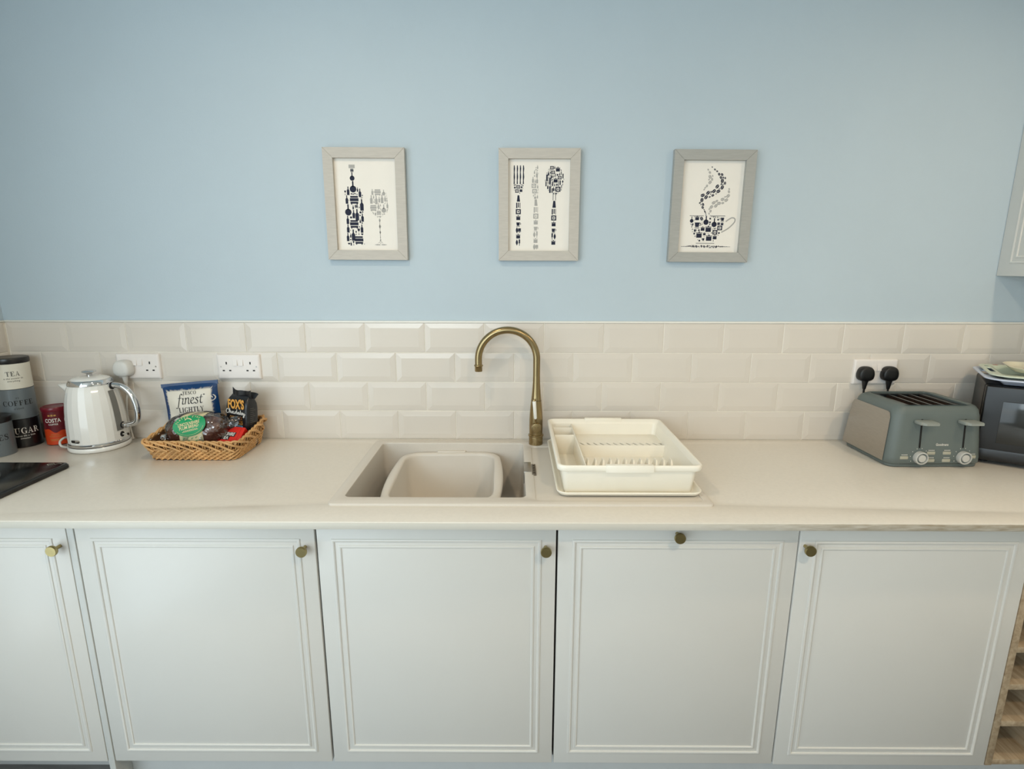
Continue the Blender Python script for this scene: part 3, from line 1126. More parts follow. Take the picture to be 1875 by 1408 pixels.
def handle_(c, w, y0, y1, seed):
    q = []
    y = y0
    ks = ['bar2', 'frame', 'pot', 'cup', 'two', 'pot', 'two', 'dots']
    rn = random.Random(seed)
    i = 0
    while y < y1 - .02:
        k = ks[i % len(ks)]
        r = w * .70
        hgt = 2 * r * AS * .90
        cy = (y + hgt / 2) / AS
        if k == 'bar2':
            q += [rect(c - w * .45, c - w * .2, cy - r * .8, cy + r * .8), rect(c - w * .05, c + w * .15, cy - r * .8, cy + r * .6), rect(c + w * .3, c + w * .42, cy - r * .8, cy + r * .8)]
        elif k == 'two':
            for s in (-1, 1):
                q += [[(c + s * w * .27 + a * .8, cy + b * 1.1) for a, b in p] for p in motif(rn.choice(['leaf', 'bottle', 'pot']), r * .85)]
        elif k == 'dots':
            for _ in range(5):
                q += [[(c + a + rn.uniform(-.4, .4) * w, cy + b + rn.uniform(-.8, .8) * r) for a, b in motif('dot', r * .26)[0]]]
        else:
            q += [[(c + a * .95, cy - b) for a, b in p] for p in motif(k, r)]
        y += hgt
        i += 1
    return q


fork += handle_(.163, .078, .462, .945, 1)
knife_in = wfun([(.065, .455, .485), (.12, .415, .487), (.22, .385, .487), (.33, .378, .487), (.40, .400, .487), (.43, .43, .487)])
knife = fill(knife_in, (.37, .49, .06 / AS, .43 / AS), [(.046, 5), (.030, 10), (.018, 30), (.011, 60)], 6, (['pot', 'bottle', 'frame'], ['cup', 'leaf', 'bottle'], ['leaf', 'dot', 'bar']))
knife += [[(.43, .43 / AS), (.465, .43 / AS), (.478, .50 / AS), (.428, .50 / AS)]] + handle_(.452, .078, .51, .945, 4)
spoon_in = lambda x, y: ((x - .752) / .155) ** 2 + ((y * AS - .222) / .158) ** 2 < 1
spoon = fill(spoon_in, (.59, .91, .06 / AS, .385 / AS), [(.052, 6), (.036, 12), (.024, 24), (.015, 50), (.010, 80)], 12, (['pot', 'bottle', 'frame', 'bar'], ['bottle', 'cup', 'leaf', 'bar'], ['leaf', 'dot', 'bar']))
spoon += [rect(.728, .736, .375 / AS, .44 / AS), rect(.768, .776, .375 / AS, .44 / AS), [(.735, .445 / AS), (.768, .445 / AS), (.780, .52 / AS), (.722, .52 / AS)]]
spoon += handle_(.748, .078, .53, .945, 7)
picture(.1790, .7840, .001, 'frame_wood', 'framed print of a navy fork, grey knife and navy spoon', [
    ('fork_print', uv(fork), 'print_navy'), ('knife_print', uv(knife), 'print_grey'), ('spoon_print', uv(spoon), 'print_navy')])

cup_in = wfun([(.598, .170, .755), (.68, .185, .745), (.78, .235, .695), (.88, .325, .605)])
cup = fill(cup_in, (.16, .77, .595 / AS, .885 / AS), [(.072, 6), (.050, 9), (.034, 20), (.022, 50), (.014, 80), (.009, 140)], 15, (['frame', 'pot', 'cup', 'flask'], ['cup', 'bean', 'pot', 'ring', 'bean'], ['bean', 'heart', 'dot', 'leaf']))
cup += [rect(.17, .40, .592 / AS, .597 / AS), rect(.50, .755, .592 / AS, .597 / AS)]


def steam(path, wid, seed, sc=1.0):
    pth = smooth2(path, 14)
    n = len(pth)
    rn = random.Random(seed)
    got, q = [], []
    for r0, tries in ((.036, 160), (.026, 220), (.018, 260), (.012, 200 if sc == 1.0 else 0)):
        for _ in range(tries):
            i = rn.randrange(n)
            k = i / (n - 1)
            w = max(.004, wid * sin(PI * k) ** .8 - r0 * sc * .9)
            px, py = pth[i][0] + rn.uniform(-w, w) / 2, pth[i][1] / AS + rn.uniform(-w, w) / 2
            r = r0 * sc
            if r > .012 + .34 * wid * sin(PI * k) or any((px - a) ** 2 + (py - b) ** 2 < ((r + c) * .88) ** 2 for a, b, c in got):
                continue
            got.append((px, py, r))
            j = min(i, n - 2)
            rot = math.atan2(pth[j + 1][1] / AS - pth[j][1] / AS, pth[j + 1][0] - pth[j][0]) + PI / 2 + rn.uniform(-.4, .4)
            q += [[(px + a, py + b) for a, b in p] for p in bean(r, rot)]
    return q


st1 = steam([(.435, .585), (.385, .50), (.345, .44), (.40, .385), (.53, .335), (.645, .27), (.675, .20), (.59, .13), (.47, .065)], .105, 1)
st2 = steam([(.40, .08), (.455, .16), (.46, .22), (.36, .325)], .075, 2, .9) + steam([(.77, .265), (.79, .35), (.70, .42), (.55, .48), (.49, .53), (.485, .585)], .095, 3, .95)
hdl = smooth2([(.77, .655), (.86, .615), (.915, .625), (.91, .665), (.82, .73), (.71, .775)], 8)
saucer_in = wfun([(.918, .24, .66), (.933, .06, .88), (.936, .06, .88), (.952, .30, .60)])
sau = fill(saucer_in, (.05, .89, .915 / AS, .955 / AS), [(.022, 6), (.012, 26), (.007, 60)], 21, (['bean'], ['leaf', 'bean'], ['dot', 'leaf'])) + [rect(.06, .30, .9340 / AS, .9375 / AS), rect(.60, .88, .9340 / AS, .9375 / AS)]
picture(.7310, .7805, .006, 'frame_grey', 'framed print of a steaming navy coffee cup on its saucer', [
    ('cup_print', uv(cup + sau), 'print_navy'), ('steam_print', uv(st1), 'print_navy'), ('grey_steam_print', uv(st2), 'print_grey'), ('cup_handle_print', uv(pen([(x, y / AS) for x, y in hdl], .020)), 'print_grey'), ('cup_foot_print', uv([rect(.305, .610, .893 / AS, .904 / AS)]), 'print_grey')])

# ================================================================== sockets and plugs
def socket(cx, cz, label):
    t = thing('wall_socket', label, 'socket', (cx, .0000, cz), group='white double wall sockets')
    hx, hz = .0735, .043

    def L(d, y, r):
        return [(a, y, b) for a, b in rr(-hx + d, hx - d, -hz + d, hz - d, r, 5)]
    obj('face_plate', MB().loft([L(0, .004, .003), L(0, -.0045, .003), L(.0015, -.0075, .004), L(.005, -.0092, .005), L(.007, -.0095, .005)], False, True), 'socket_plastic', t, 50)
    for s in (-1, 1):
        m = MB()
        x = s * .0098
        m.loft([[(x - .0068, -.009, .004), (x + .0068, -.009, .004), (x + .0068, -.009, .027), (x - .0068, -.009, .027)],
                [(x - .0066, -.0140, .0045), (x + .0066, -.0140, .0045), (x + .0066, -.0100, .0265), (x - .0066, -.0100, .0265)]], False, True)
        obj('switch', m, 'socket_plastic', t, 20)
        c = s * .0405
        obj('pin_slot', MB().box(c - .0021, c + .0021, -.0099, -.009, .0085, .0170), 'slot_black', t)
        for q in (-1, 1):
            obj('pin_slot', MB().box(c + q * .011 - .0036, c + q * .011 + .0036, -.0099, -.009, -.0150, -.0106), 'slot_black', t)
        obj('screw', MB().lathe([(0, -.0098), (.0026, -.0098), (.0030, -.0094), (.0030, -.009)], 12, c=(s * .0602, 0, 0), axis='y'), 'steel', t)
    return t


socket(-1.1795, .2580, 'double wall socket holding the white plug above the kettle')
socket(-.8370, .2575, 'empty double wall socket above the snack basket')
socket(1.3290, .2450, 'double wall socket with two black plugs behind the toaster')


def plug(cx, cz, mt, label, big, cord, group=None):
    t = thing('power_plug', label, 'plug', (cx, -.0101, cz), group=group)
    hw, hh, d = (.0290, .0275, .032) if big else (.0265, .0248, .024)

    def L(k, y):
        pts = []
        for i in range(28):
            a = 2 * PI * i / 28
            x, z = cos(a), sin(a)
            s = 1.0 / (abs(x) ** 3.2 + abs(z) ** 3.2) ** (1 / 3.2)
            tz = z * s
            pts.append((x * s * hw * k * (1.0 - .17 * max(0, tz)), y, tz * hh * k))
        return pts
    obj('plug_body', MB().loft([L(.96, 0), L(1.0, -.003), L(1.0, -d * .55), L(.93, -d * .88), L(.80, -d), L(.4, -d - .0012)], True, True), mt, t, 50)
    cg = MB().lathe([(.0105, 0), (.0085, -.008), (.0068, -.018), (.0052, -.028), (.0040, -.030)], 16, c=(0, -.013, -hh + .002))
    obj('strain_relief', cg, mt, t, 40)
    obj('cord', MB().tube(cord, .0033, 10), mt, t, 50)


plug(-1.2195, .2545, 'plug_white', 'chunky white plug in the socket above the kettle', True,
     smooth2([(0, -.013, -.048), (.002, -.013, -.075), (-.008, -.012, -.12), (-.012, -.012, -.17), (-.004, -.012, -.2495)], 6))
plug(1.2885, .2410, 'plug_black', 'left of the two black plugs behind the toaster', False,
     smooth2([(0, -.013, -.046), (.001, -.012, -.07), (.004, -.010, -.12), (.006, -.010, -.235)], 5), 'black plugs behind the toaster')
plug(1.3695, .2415, 'plug_black', 'right of the two black plugs behind the toaster', False,
     smooth2([(0, -.013, -.046), (.001, -.012, -.07), (-.003, -.010, -.12), (-.004, -.010, -.236)], 5), 'black plugs behind the toaster')

# ================================================================== canisters
def canister(z, h, mt, c, label, word, ink, ang, big, small, cup=None, lid=False, r=.0490, group=None, wz=.5):
    t = thing('canister', label, 'canister', (c[0], c[1], z), group=group)
    obj('tin_body', MB().lathe([(0, 0), (r - .001, 0), (r, .0008), (r, h - .0012), (r - .001, h - .0004), (0, h - .0004)], 64), mt, t, 50)
    if word:
        m = put_polys(MB(), serif_text(word, big, xs=.92), cyl_map(r, ang, h * wz))
        obj('lettering', m, ink, t, 0)
    for s, dz, hh in small:
        obj('small_lettering', put_text(MB(), text2d(s, hh, shear=.15), cyl_map(r, ang, h * wz + dz)), ink, t, 0)
    if lid:
        obj('lid', MB().lathe([(0, h - .0002), (r + .0005, h - .0002), (r + .0015, h + .002), (r + .0015, h + .013), (r + .0005, h + .0165), (r - .005, h + .0185), (r - .012, h + .0185), (0, h + .0180)], 64), 'lid_black', t, 40)
    return t


SC1 = (-1.5580, -.0700)
canister(0, .0975, 'canister_black', SC1, 'black sugar canister at the bottom of the stack', 'SUGAR', 'ink_white', -43, .0195, [('makes life a little', -.010, .0055), ('sweeter', -.0185, .0055)], group='stacked storage canisters', wz=.50)
canister(.0977, .1010, 'canister_grey', SC1, 'grey coffee canister in the middle of the stack', 'COFFEE', 'ink_black', -46, .0165, [("o'clock", -.0125, .0060), ("it's", .0230, .0055)], group='stacked storage canisters', wz=.46)
canister(.1990, .0835, 'canister_cream', SC1, 'cream tea canister with black lid on top of the stack', 'TEA', 'ink_grey', -46, .0150, [('is the answer to', -.0100, .0052), ('everything', -.0185, .0052)], lid=True, group='stacked storage canisters', wz=.52)
SC2 = (-1.5610, -.1700)
t = canister(0, .1080, 'canister_grey', SC2, 'shorter grey canister with dark lid in front of the canister stack', '', 'ink_black', -20, .0175, [], lid=True, r=.0490)
obj('lettering', put_polys(MB(), serif_text('ES', .0185, xs=.92), cyl_map(.049, -20, .052)), 'ink_black', t, 0)
obj('small_lettering', put_text(MB(), text2d("r", .0060, shear=.15), cyl_map(.049, -34, .038)), 'ink_black', t, 0)

# coffee tin
ct = thing('coffee_tin', 'small maroon and orange tin of ground coffee left of the kettle', 'tin', (-1.4560, -.0480, 0))
r = .0365
obj('tin_body', MB().lathe([(0, 0), (r - .002, 0), (r, .0015), (r, .116), (0, .116)], 56), 'costa_maroon', ct, 50)
obj('lid', MB().lathe([(0, .116), (r + .0012, .116), (r + .0018, .1175), (r + .0018, .127), (r + .0005, .1295), (r - .003, .130), (r - .004, .1285), (0, .1285)], 56), 'costa_lid', ct, 40)
m = MB()
n = 72
lo0, lo1 = [], []
for i in range(n):
    a = 2 * PI * i / n
    zt = .052 + .006 * sin(a * 3 + 1.2) + .003 * sin(a * 7)
    lo0.append(((r + .0005) * cos(a), (r + .0005) * sin(a), .0025))
    lo1.append(((r + .0005) * cos(a), (r + .0005) * sin(a), zt))
m.loft([lo0, lo1], False, False)
obj('orange_band', m, 'costa_orange', ct, 50)
f = lambda z: cyl_map(r, -68, z, .0009)
obj('lettering', put_text(MB(), text2d('COSTA', .0125, bold=.02, width=.044), f(.0800)), 'ink_white', ct, 0)
obj('small_lettering', put_text(MB(), text2d('COFFEE', .0052, bold=.01, width=.026), f(.0705)), 'ink_white', ct, 0)
obj('small_lettering', put_text(MB(), text2d('SMOOTH', .0040, width=.022), f(.0360)), 'gold_ink', ct, 0)
obj('small_lettering', put_text(MB(), text2d('MEDIUM ROAST', .0040, width=.036), f(.0295)), 'gold_ink', ct, 0)
for zz, w in ((.0205, .030), (.0165, .026)):
    obj('small_print', put_polys(MB(), [rect(-w / 2 + i * w / 7, -w / 2 + i * w / 7 + w / 9, 0, .0018) for i in range(7)], f(zz)), 'gold_ink', ct, 0)
obj('crest_print', put_polys(MB(), [rect(-.011, -.005, 0, .005), rect(-.003, .003, 0, .006), rect(.005, .011, 0, .005)], f(.1010)), 'gold_ink', ct, 0)

# ================================================================== kettle
KX, KY = -1.2900, -.0860
ke = thing('kettle', 'white faceted electric kettle with chrome handle and rings', 'kettle', (KX, KY, 0))
obj('power_base', MB().lathe([(0, 0), (.083, 0), (.0875, .003), (.0888, .008), (.0885, .013), (.086, .0165), (0, .0165)], 64), 'kettle_white', ke, 50)
obj('dark_gap', MB().lathe([(.083, .016), (.0845, .0165), (.0845, .0195), (.083, .020)], 64), 'slot_black', ke)
obj('base_ring', MB().lathe([(.080, .019), (.0865, .0192), (.0872, .022), (.0868, .027), (.0850, .0288), (.080, .029)], 64), 'chrome', ke, 40)
prof = [(.0845, .0285), (.0850, .040), (.0848, .060), (.0840, .085), (.0826, .110), (.0805, .135), (.0776, .158), (.0740, .178), (.0700, .195), (.0655, .208), (.0610, .2175)]
obj('body', MB().lathe(prof, 24, ph=.1), 'kettle_white', ke, 11)
obj('lid_ring', MB().lathe([(.058, .2150), (.0630, .2155), (.0628, .2190), (.0600, .2270), (.0570, .2310), (.0535, .2320)], 64), 'chrome', ke, 60)
lid = obj('lid', MB().lathe([(.0550, .2300), (.0530, .2335), (.0440, .2375), (.0300, .2400), (.0150, .2411), (0, .2413)], 56), 'kettle_white', ke, 60)
obj('lid_knob', MB().lathe([(.0080, .2400), (.0075, .2470), (.0100, .2505), (.0185, .2530), (.0205, .2560), (.0185, .2586), (.0120, .2602), (0, .2606)], 40), 'chrome', lid, 60)
sp = MB()
sl = []
for k, (rr_, z, w, h) in enumerate(((.060, .192, .022, .036), (.082, .203, .016, .020), (.102, .2125, .008, .004))):
    sl.append([(-rr_ + .004 * cos(a), w * sin(a), z + h * .6 * cos(a)) for a in [2 * PI * i / 16 for i in range(16)]])
obj('spout', sp.loft(sl), 'kettle_white', ke, 60)
hp = smooth2([(.056, 0, .208), (.080, 0, .2100), (.106, 0, .2020), (.127, 0, .1800), (.1385, 0, .1450), (.1400, 0, .1100), (.1320, 0, .0860), (.1100, 0, .0765), (.0800, 0, .0740)], 6)
obj('handle', MB().tube(hp, [.0088 + .0012 * sin(PI * i / (len(hp) - 1)) for i in range(len(hp))], 20), 'chrome', ke, 60)
for zz, rr_ in ((.2085, .070), (.0742, .0835)):
    obj('handle_collar', MB().lathe([(.0088, 0), (.0115, .0005), (.0118, .004), (.0095, .0065)], 24, c=(rr_ - .003, 0, zz), axis='x'), 'slot_black', ke)
wv, wf = [], []
for i in range(11):
    z = .060 + .135 * i / 10
    rz = next(p0[0] + (p1[0] - p0[0]) * (z - p0[1]) / (p1[1] - p0[1]) for p0, p1 in zip(prof[:-1], prof[1:]) if p0[1] <= z <= p1[1])
    for q in (-1, 1):
        a = math.radians(-9 + q * 8.0)
        wv.append(((rz + .0012) * cos(a), (rz + .0012) * sin(a), z))
    if i:
        k = 2 * i
        wf.append((k - 2, k - 1, k + 1, k))
obj('water_window', MB().add(wv, wf), 'window_smoke', ke, 0, label='smoky grey water level window behind the handle')
sw = obj('switch_lever', MB().tube([(.082, -.010, .046), (.100, -.014, .0470), (.110, -.016, .0480)], [.0035, .0028, .0045], 12), 'chrome', ke, 50)
obj('switch_slot', MB().lathe([(0, 0), (.009, 0), (.009, .002), (0, .002)], 20, c=(.0836, -.008, .0455), axis='x'), 'slot_black', ke)
bd = MB()
fnb = cyl_map(.0852, -100, .0415, .0012)
lp = rr(-.0155, .0155, -.0052, .0052, .005, 5)
bd.add([fnb(x, y) for x, y in lp] + [fnb(0, 0)], [(i, (i + 1) % len(lp), len(lp)) for i in range(len(lp))])
bo = obj('badge', bd, 'chrome', ke, 30)
bi = MB()
fnb2 = cyl_map(.0852, -100, .0415, .0016)
lp = rr(-.0140, .0005, -.0036, .0036, .0034, 5)
bi.add([fnb2(x, y) for x, y in lp], [tuple(range(len(lp)))])
obj('badge_window', bi, 'slot_black', bo, 0)
obj('cord', MB().tube(smooth2([(-.078, -.034, .006), (-.088, -.052, .016), (-.096, -.046, .030), (-.096, -.020, .036), (-.096, .02, .016), (-.09, .05, .004), (-.03, .080, .004), (.06, .080, .004)], 6), .0034, 10), 'plug_white', ke, 50)

# ================================================================== black hob
hx0, hx1, hy0, hy1 = -1.6000, -1.2330, -.6150, -.2830
hob = thing('induction_hob', 'black glass hob plate at the left front of the worktop', 'hob', ((hx0 + hx1) / 2, (hy0 + hy1) / 2, 0))
hw, hd = (hx1 - hx0) / 2, (hy1 - hy0) / 2
L = lambda d, z, r: lv(rr(-hw + d, hw - d, -hd + d, hd - d, r, 6), z)
obj('housing', MB().loft([L(.004, 0, .012), L(0, .003, .014), L(.0005, .011, .014), L(.003, .0135, .012)], True, True), 'lid_black', hob, 40)
obj('glass_top', MB().loft([L(.0035, .0134, .012), L(.0035, .0150, .012), L(.0045, .0156, .012)], False, True), 'hob_black', hob, 30)
obj('zone_ring', put_polys(MB(), arcband(0, 0, .128, .128, .120, .120, 0, 2 * PI, 48), lambda u, v: (u - .03, v - .02, .01575)), 'hob_ring', hob, 0)
em = [pen([(-.012, 0), (0, .007), (.012, 0), (0, -.007), (-.012, 0)], .0018), pen([(.012, .001), (.020, .006), (.028, .004)], .002), pen([(-.004, -.001), (.004, .002)], .0016)]
obj('corner_emblem', put_polys(MB(), [p for q in em for p in q], lambda u, v: (hw - .044 + u, hd - .020 + v * 1.3, .01580)), 'button_beige', hob, 0, label='pale outlined mark in the corner')

# ================================================================== wicker basket and its contents
bk = thing('wicker_basket', 'low tan wicker basket with a raised back corner holding snacks', 'basket', (-.8990, -.1310, 0))
BHX, BHY = .1290, .0890


def bper(s, flare, k=1.0):
    """Point on the basket outline, s in 0..1 counter-clockwise from the front left corner."""
    hx, hy, r = BHX + flare, BHY + flare * .75, .022
    p = rr(-hx, hx, -hy, hy, r, 5)
    st = 2 * 6 + 5         # start near the front left corner
    p = p[st:] + p[:st]
    seg = [(Vector(p[(i + 1) % len(p)]) - Vector(p[i])).length for i in range(len(p))]
    tot = sum(seg)
    d = (s % 1.0) * tot
    for i, q in enumerate(seg):
        if d <= q:
            return Vector(p[i]).lerp(Vector(p[(i + 1) % len(p)]), d / q), tot
        d -= q
    return Vector(p[0]), tot


def brim(pt):
    """Rim height: the front is low, the back stands higher."""
    return .0620 + .026 * max(0.0, min(1.0, (pt.y + BHY) / (2 * BHY))) ** 1.2


def flare_at(h):
    return .018 * h


NS = 46
rnb = random.Random(11)
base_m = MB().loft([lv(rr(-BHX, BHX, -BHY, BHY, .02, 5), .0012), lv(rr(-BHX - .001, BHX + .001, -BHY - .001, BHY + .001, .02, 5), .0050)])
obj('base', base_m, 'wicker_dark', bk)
lin_m = MB()
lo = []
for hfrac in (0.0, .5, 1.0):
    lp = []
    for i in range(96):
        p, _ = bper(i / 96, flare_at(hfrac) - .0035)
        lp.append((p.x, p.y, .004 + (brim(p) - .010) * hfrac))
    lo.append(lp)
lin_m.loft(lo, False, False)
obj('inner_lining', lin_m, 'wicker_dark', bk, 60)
stk = MB()
for i in range(NS):
    for dd in (-.0030, .0030):
        pts = []
        for h in (0.02, .35, .7, 1.0):
            p, tot = bper(i / NS + dd / .9, flare_at(h))
            pts.append((p.x, p.y, .003 + (brim(p) - .006) * h))
        stk.tube(pts, .0021, 6)
stuff(obj('stakes', stk, 'wicker', bk, 60))
wv_ = MB()
rows = 5
for rw in range(rows):
    for strand in range(2):
        pts = []
        NP = NS * 8
        for i in range(NP):
            s = i / NP
            ph = (s * NS / 2 + strand * .5 + rw * .25) * 2 * PI
            h = (rw + .5) / rows * .56
            p, _ = bper(s, flare_at(h) + .0040 * cos(ph) + .0010)
            zz = .0032 + (brim(p) - .004) * h + .0034 * sin(ph)
            pts.append((p.x, p.y, zz))
        wv_.tube(pts, .0029, 6, closed=True)
stuff(obj('woven_rods', wv_, 'wicker', bk, 60))
bd_ = MB()
NB = 23
for i in range(NB):
    for k in range(2):
        pts, rs = [], []
        for j in range(15):
            q = j / 14
            s = (i + .24 * k + q * 2.0) / NB
            hh = 1.03 - .50 * max(0, (q - .10) / .90) ** 1.15 if q > .10 else .80 + .23 * sin(q / .10 * PI / 2)
            fl = flare_at(1.0) + (.0062 * sin(min(1, q * 1.35) * PI) - .0020 + (.0030 if q < .5 else 0.0)) + k * .0006
            p, _ = bper(s, fl)
            pts.append((p.x, p.y, (brim(p) + .003) * hh - .0028 * k))
            rs.append(.0034 - .0006 * abs(q - .5))
        bd_.tube(pts, rs, 7)
stuff(obj('border_braid', bd_, 'wicker', bk, 60))
rim_ = MB()
for k in range(2):
    pts = []
    for i in range(240):
        s = i / 240
        ph = s * NB * 2 * PI + k * PI
        p, _ = bper(s, flare_at(1) + .0022 * cos(ph) - .0006)
        pts.append((p.x, p.y, brim(p) - .0002 + .0022 * sin(ph)))
    rim_.tube(pts, .0030, 7, closed=True)
obj('rim', rim_, 'wicker', bk, 60)


# crisp packet
def pillow(w, h, d, nx=26, nz=30, seed=1, seam=.010, crumple=.0022, pw=.5, neck=.07):
    rn = random.Random(seed)
    wav = [(rn.uniform(20, 90), rn.uniform(20, 90), rn.uniform(0, 6.28), rn.uniform(.3, 1)) for _ in range(9)]

    def nz_(x, z):
        return sum(c * sin(a * x + b * z + p) for a, b, p, c in wav) / 4

    def pt(i, k, side):
        u, v = -1 + 2 * i / nx, -1 + 2 * k / nz
        hs = 1 - seam * 2 / h
        vv = min(1, abs(v) / hs)
        bul = (max(0, 1 - abs(u) ** 2.6) * max(0, 1 - vv ** 2.6)) ** pw
        x = u * w / 2 * (1 - neck * bul ** .5 * (1 - abs(v) ** 3)) * (1 - neck * (1 - max(0, v) ** 6))
        z = v * h / 2
        y = side * (d / 2 * bul + .0004) + crumple * nz_(x, z) * (0.4 + bul) * (1 if side < 0 else .6)
        return (x, y, z)
    m = MB()
    for side in (-1, 1):
        vs = [pt(i, k, side) for k in range(nz + 1) for i in range(nx + 1)]
        fs = []
        for k in range(nz):
            for i in range(nx):
                a = k * (nx + 1) + i
                q = (a, a + 1, a + nx + 2, a + nx + 1)
                fs.append(q if side < 0 else tuple(reversed(q)))
        m.add(vs, fs)
    return m, pt, (nx, nz)


def surf_fn(pt, nx, nz, w, h, offy=.0006):
    """(x, z) on the front of a pillow -> point a hair in front of it."""
    def fn(x, z):
        i = (x / w + .5) * nx
        k = (z / h + .5) * nz
        i0, k0 = max(0, min(nx - 1, int(i))), max(0, min(nz - 1, int(k)))
        fu, fv = i - i0, k - k0
        P = [Vector(pt(i0, k0, -1)), Vector(pt(i0 + 1, k0, -1)), Vector(pt(i0, k0 + 1, -1)), Vector(pt(i0 + 1, k0 + 1, -1))]
        p = (P[0] * (1 - fu) + P[1] * fu) * (1 - fv) + (P[2] * (1 - fu) + P[3] * fu) * fv
        return (p.x, p.y - offy, p.z)
    return fn


BF = .0062                  # height of the basket floor
cw, chh = .184, .205
cp = thing('crisp_packet', 'navy and cream packet of lightly salted crisps at the back of the basket', 'packet', (-.9690, -.0660, BF))
cp.rotation_euler = (math.radians(-4), math.radians(-4), math.radians(6))
cm, cpt, (cnx, cnz) = pillow(cw, chh, .052, seed=5, crumple=.0030)
up = Matrix.Translation((0, 0, chh / 2 + .003))
obj('bag', cm.xf(up), 'bag_navy', cp, 60)
cf0 = surf_fn(cpt, cnx, cnz, cw, chh, .0010)
cf = lambda x, z: (cf0(x, z)[0], cf0(x, z)[1], cf0(x, z)[2] + chh / 2 + .003)
pan = MB()
ncol, nrow = 30, 26
rnc = random.Random(2)
for i in range(ncol):
    for k in range(nrow):
        x0, x1 = -.076 + .152 * i / ncol, -.076 + .152 * (i + 1) / ncol
        z0, z1 = -.095 + .172 * k / nrow, -.095 + .172 * (k + 1) / nrow
        pan.add([cf(x0, z0), cf(x1, z0), cf(x1, z1), cf(x0, z1)], [(0, 1, 2, 3)])
for i in range(44):
    x = -.076 + .152 * i / 43
    l = rnc.uniform(.004, .011)
    pan.add([cf(x - .0016, .0768), cf(x + .0016, .0768), cf(x + (x * .06), .077 + l * .8)], [(0, 1, 2)])
for i in range(44):
    z = -.090 + .162 * i / 43
    for s in (-1, 1):
        l = rnc.uniform(.004, .010)
        pan.add([cf(s * .0758, z - .0018), cf(s * .0758, z + .0018), cf(s * (.076 + l * .7), z + .003)], [(0, 1, 2)])
obj('cream_panel', pan, 'bag_cream', cp, 60)
cg0 = surf_fn(cpt, cnx, cnz, cw, chh, .0018)
cg = lambda x, z: (cg0(x, z)[0], cg0(x, z)[1], cg0(x, z)[2] + chh / 2 + .003)
obj('brand_lettering', put_polys(MB(), serif_text('TESCO', .0110, xs=1.0), lambda u, v: cg(u + .004, v + .0640)), 'ink_black', cp, 0)
fin = []
gl = {
    'f': [[(.46, .86), (.40, .98), (.28, .92), (.20, .60), (.10, .10), (.02, -.22), (-.08, -.34), (-.20, -.30)], [(.06, .58), (.40, .60)]],
    'i': [[(.02, .48), (.12, .58), (.10, .40), (.04, .12), (.08, .01), (.20, .08)], [(.16, .78), (.19, .82)]],
    'n': [[(.02, .50), (.12, .58), (.10, .40), (.02, .00)], [(.07, .30), (.20, .52), (.33, .58), (.38, .48), (.32, .14), (.36, .01), (.47, .08)]],
    'e': [[(.06, .28), (.26, .34), (.38, .46), (.32, .58), (.20, .55), (.08, .38), (.06, .16), (.16, .01), (.30, .04), (.40, .14)]],
    's': [[(.36, .48), (.28, .58), (.16, .54), (.14, .42), (.24, .30), (.28, .16), (.20, .02), (.08, .01), (.00, .10)]],
    't': [[(.24, .80), (.16, .50), (.09, .16), (.14, .01), (.28, .08)], [(.04, .56), (.34, .58)]],
}
x = 0
for ch, adv in zip('finest', (.40, .24, .50, .44, .42, .34)):
    for pth in gl[ch]:
        fin += [[(a + x, b) for a, b in p] for p in nib(smooth2(pth, 5), .10, .55, .045)]
    x += adv
fin += [[(2.36, .78), (2.44, .86), (2.56, .80), (2.48, .74)]]
obj('script_lettering', put_polys(MB(), fin, lambda u, v: cg((u - 1.10) * .0390 + .003, v * .0350 + .0330)), 'ink_black', cp, 0)
obj('flavour_lettering', put_polys(MB(), serif_text('LIGHTLY', .0165, xs=.82), lambda u, v: cg(u * 1.1 + .006, v + .0060)), 'ink_black', cp, 0)
obj('flavour_lettering', put_polys(MB(), serif_text('SEA SALTED', .0165, xs=.74), lambda u, v: cg(u + .006, v - .0140)), 'ink_black', cp, 0)
obj('top_seal', MB().box(-cw / 2 + .001, cw / 2 - .001, -.0012, .0012, chh - .010, chh + .0035), 'bag_navy', cp)
sw_ = [(cos(a) * (.004 + .0011 * a), sin(a) * (.004 + .0011 * a)) for a in [i * .35 for i in range(22)]]
obj('swirl_print', put_polys(MB(), pen(sw_, .0022), lambda u, v: cg(.078 + u * .9, .046 + v)), 'ink_white', cp, 0)

# plum bread
pb = thing('plum_bread', 'dark plum loaf in clear film with a green oval label', 'bread', (-.9170, -.1430, BF + .0300))
pb.rotation_euler = (math.radians(0), math.radians(-2), math.radians(5))


def loaf(hx, hy, hz, crumple, seed, nx=40, na=36, ex=2.6):
    rn = random.Random(seed)
    wav = [(rn.uniform(30, 140), rn.uniform(2, 9), rn.uniform(0, 6.28)) for _ in range(10)]
    loops = []
    for i in range(nx + 1):
        u = -1 + 2 * i / nx
        k = max(.03, (1 - abs(u) ** ex)) ** (1 / 2.2)
        lp = []
        for j in range(na):
            a = 2 * PI * j / na
            y, z = cos(a), sin(a)
            sq = 1 / (abs(y) ** 2.8 + abs(z) ** 2.8) ** (1 / 2.8)
            c = 1 + crumple * sum(sin(p * u * .11 + q * a + r) for p, q, r in wav) / 3.2
            zz = z * sq * hz * (k if z > 0 else min(1, k * 1.4)) * c
            lp.append((u * hx, y * sq * hy * k * c, zz))
        loops.append(lp)
    return MB().loft(loops), None


lf, _ = loaf(.0950, .0480, .0560, .02, 3)
lf.xf(Matrix.Translation((0, 0, .0270)))
obj('loaf', lf, 'bread_crust', pb, 60)


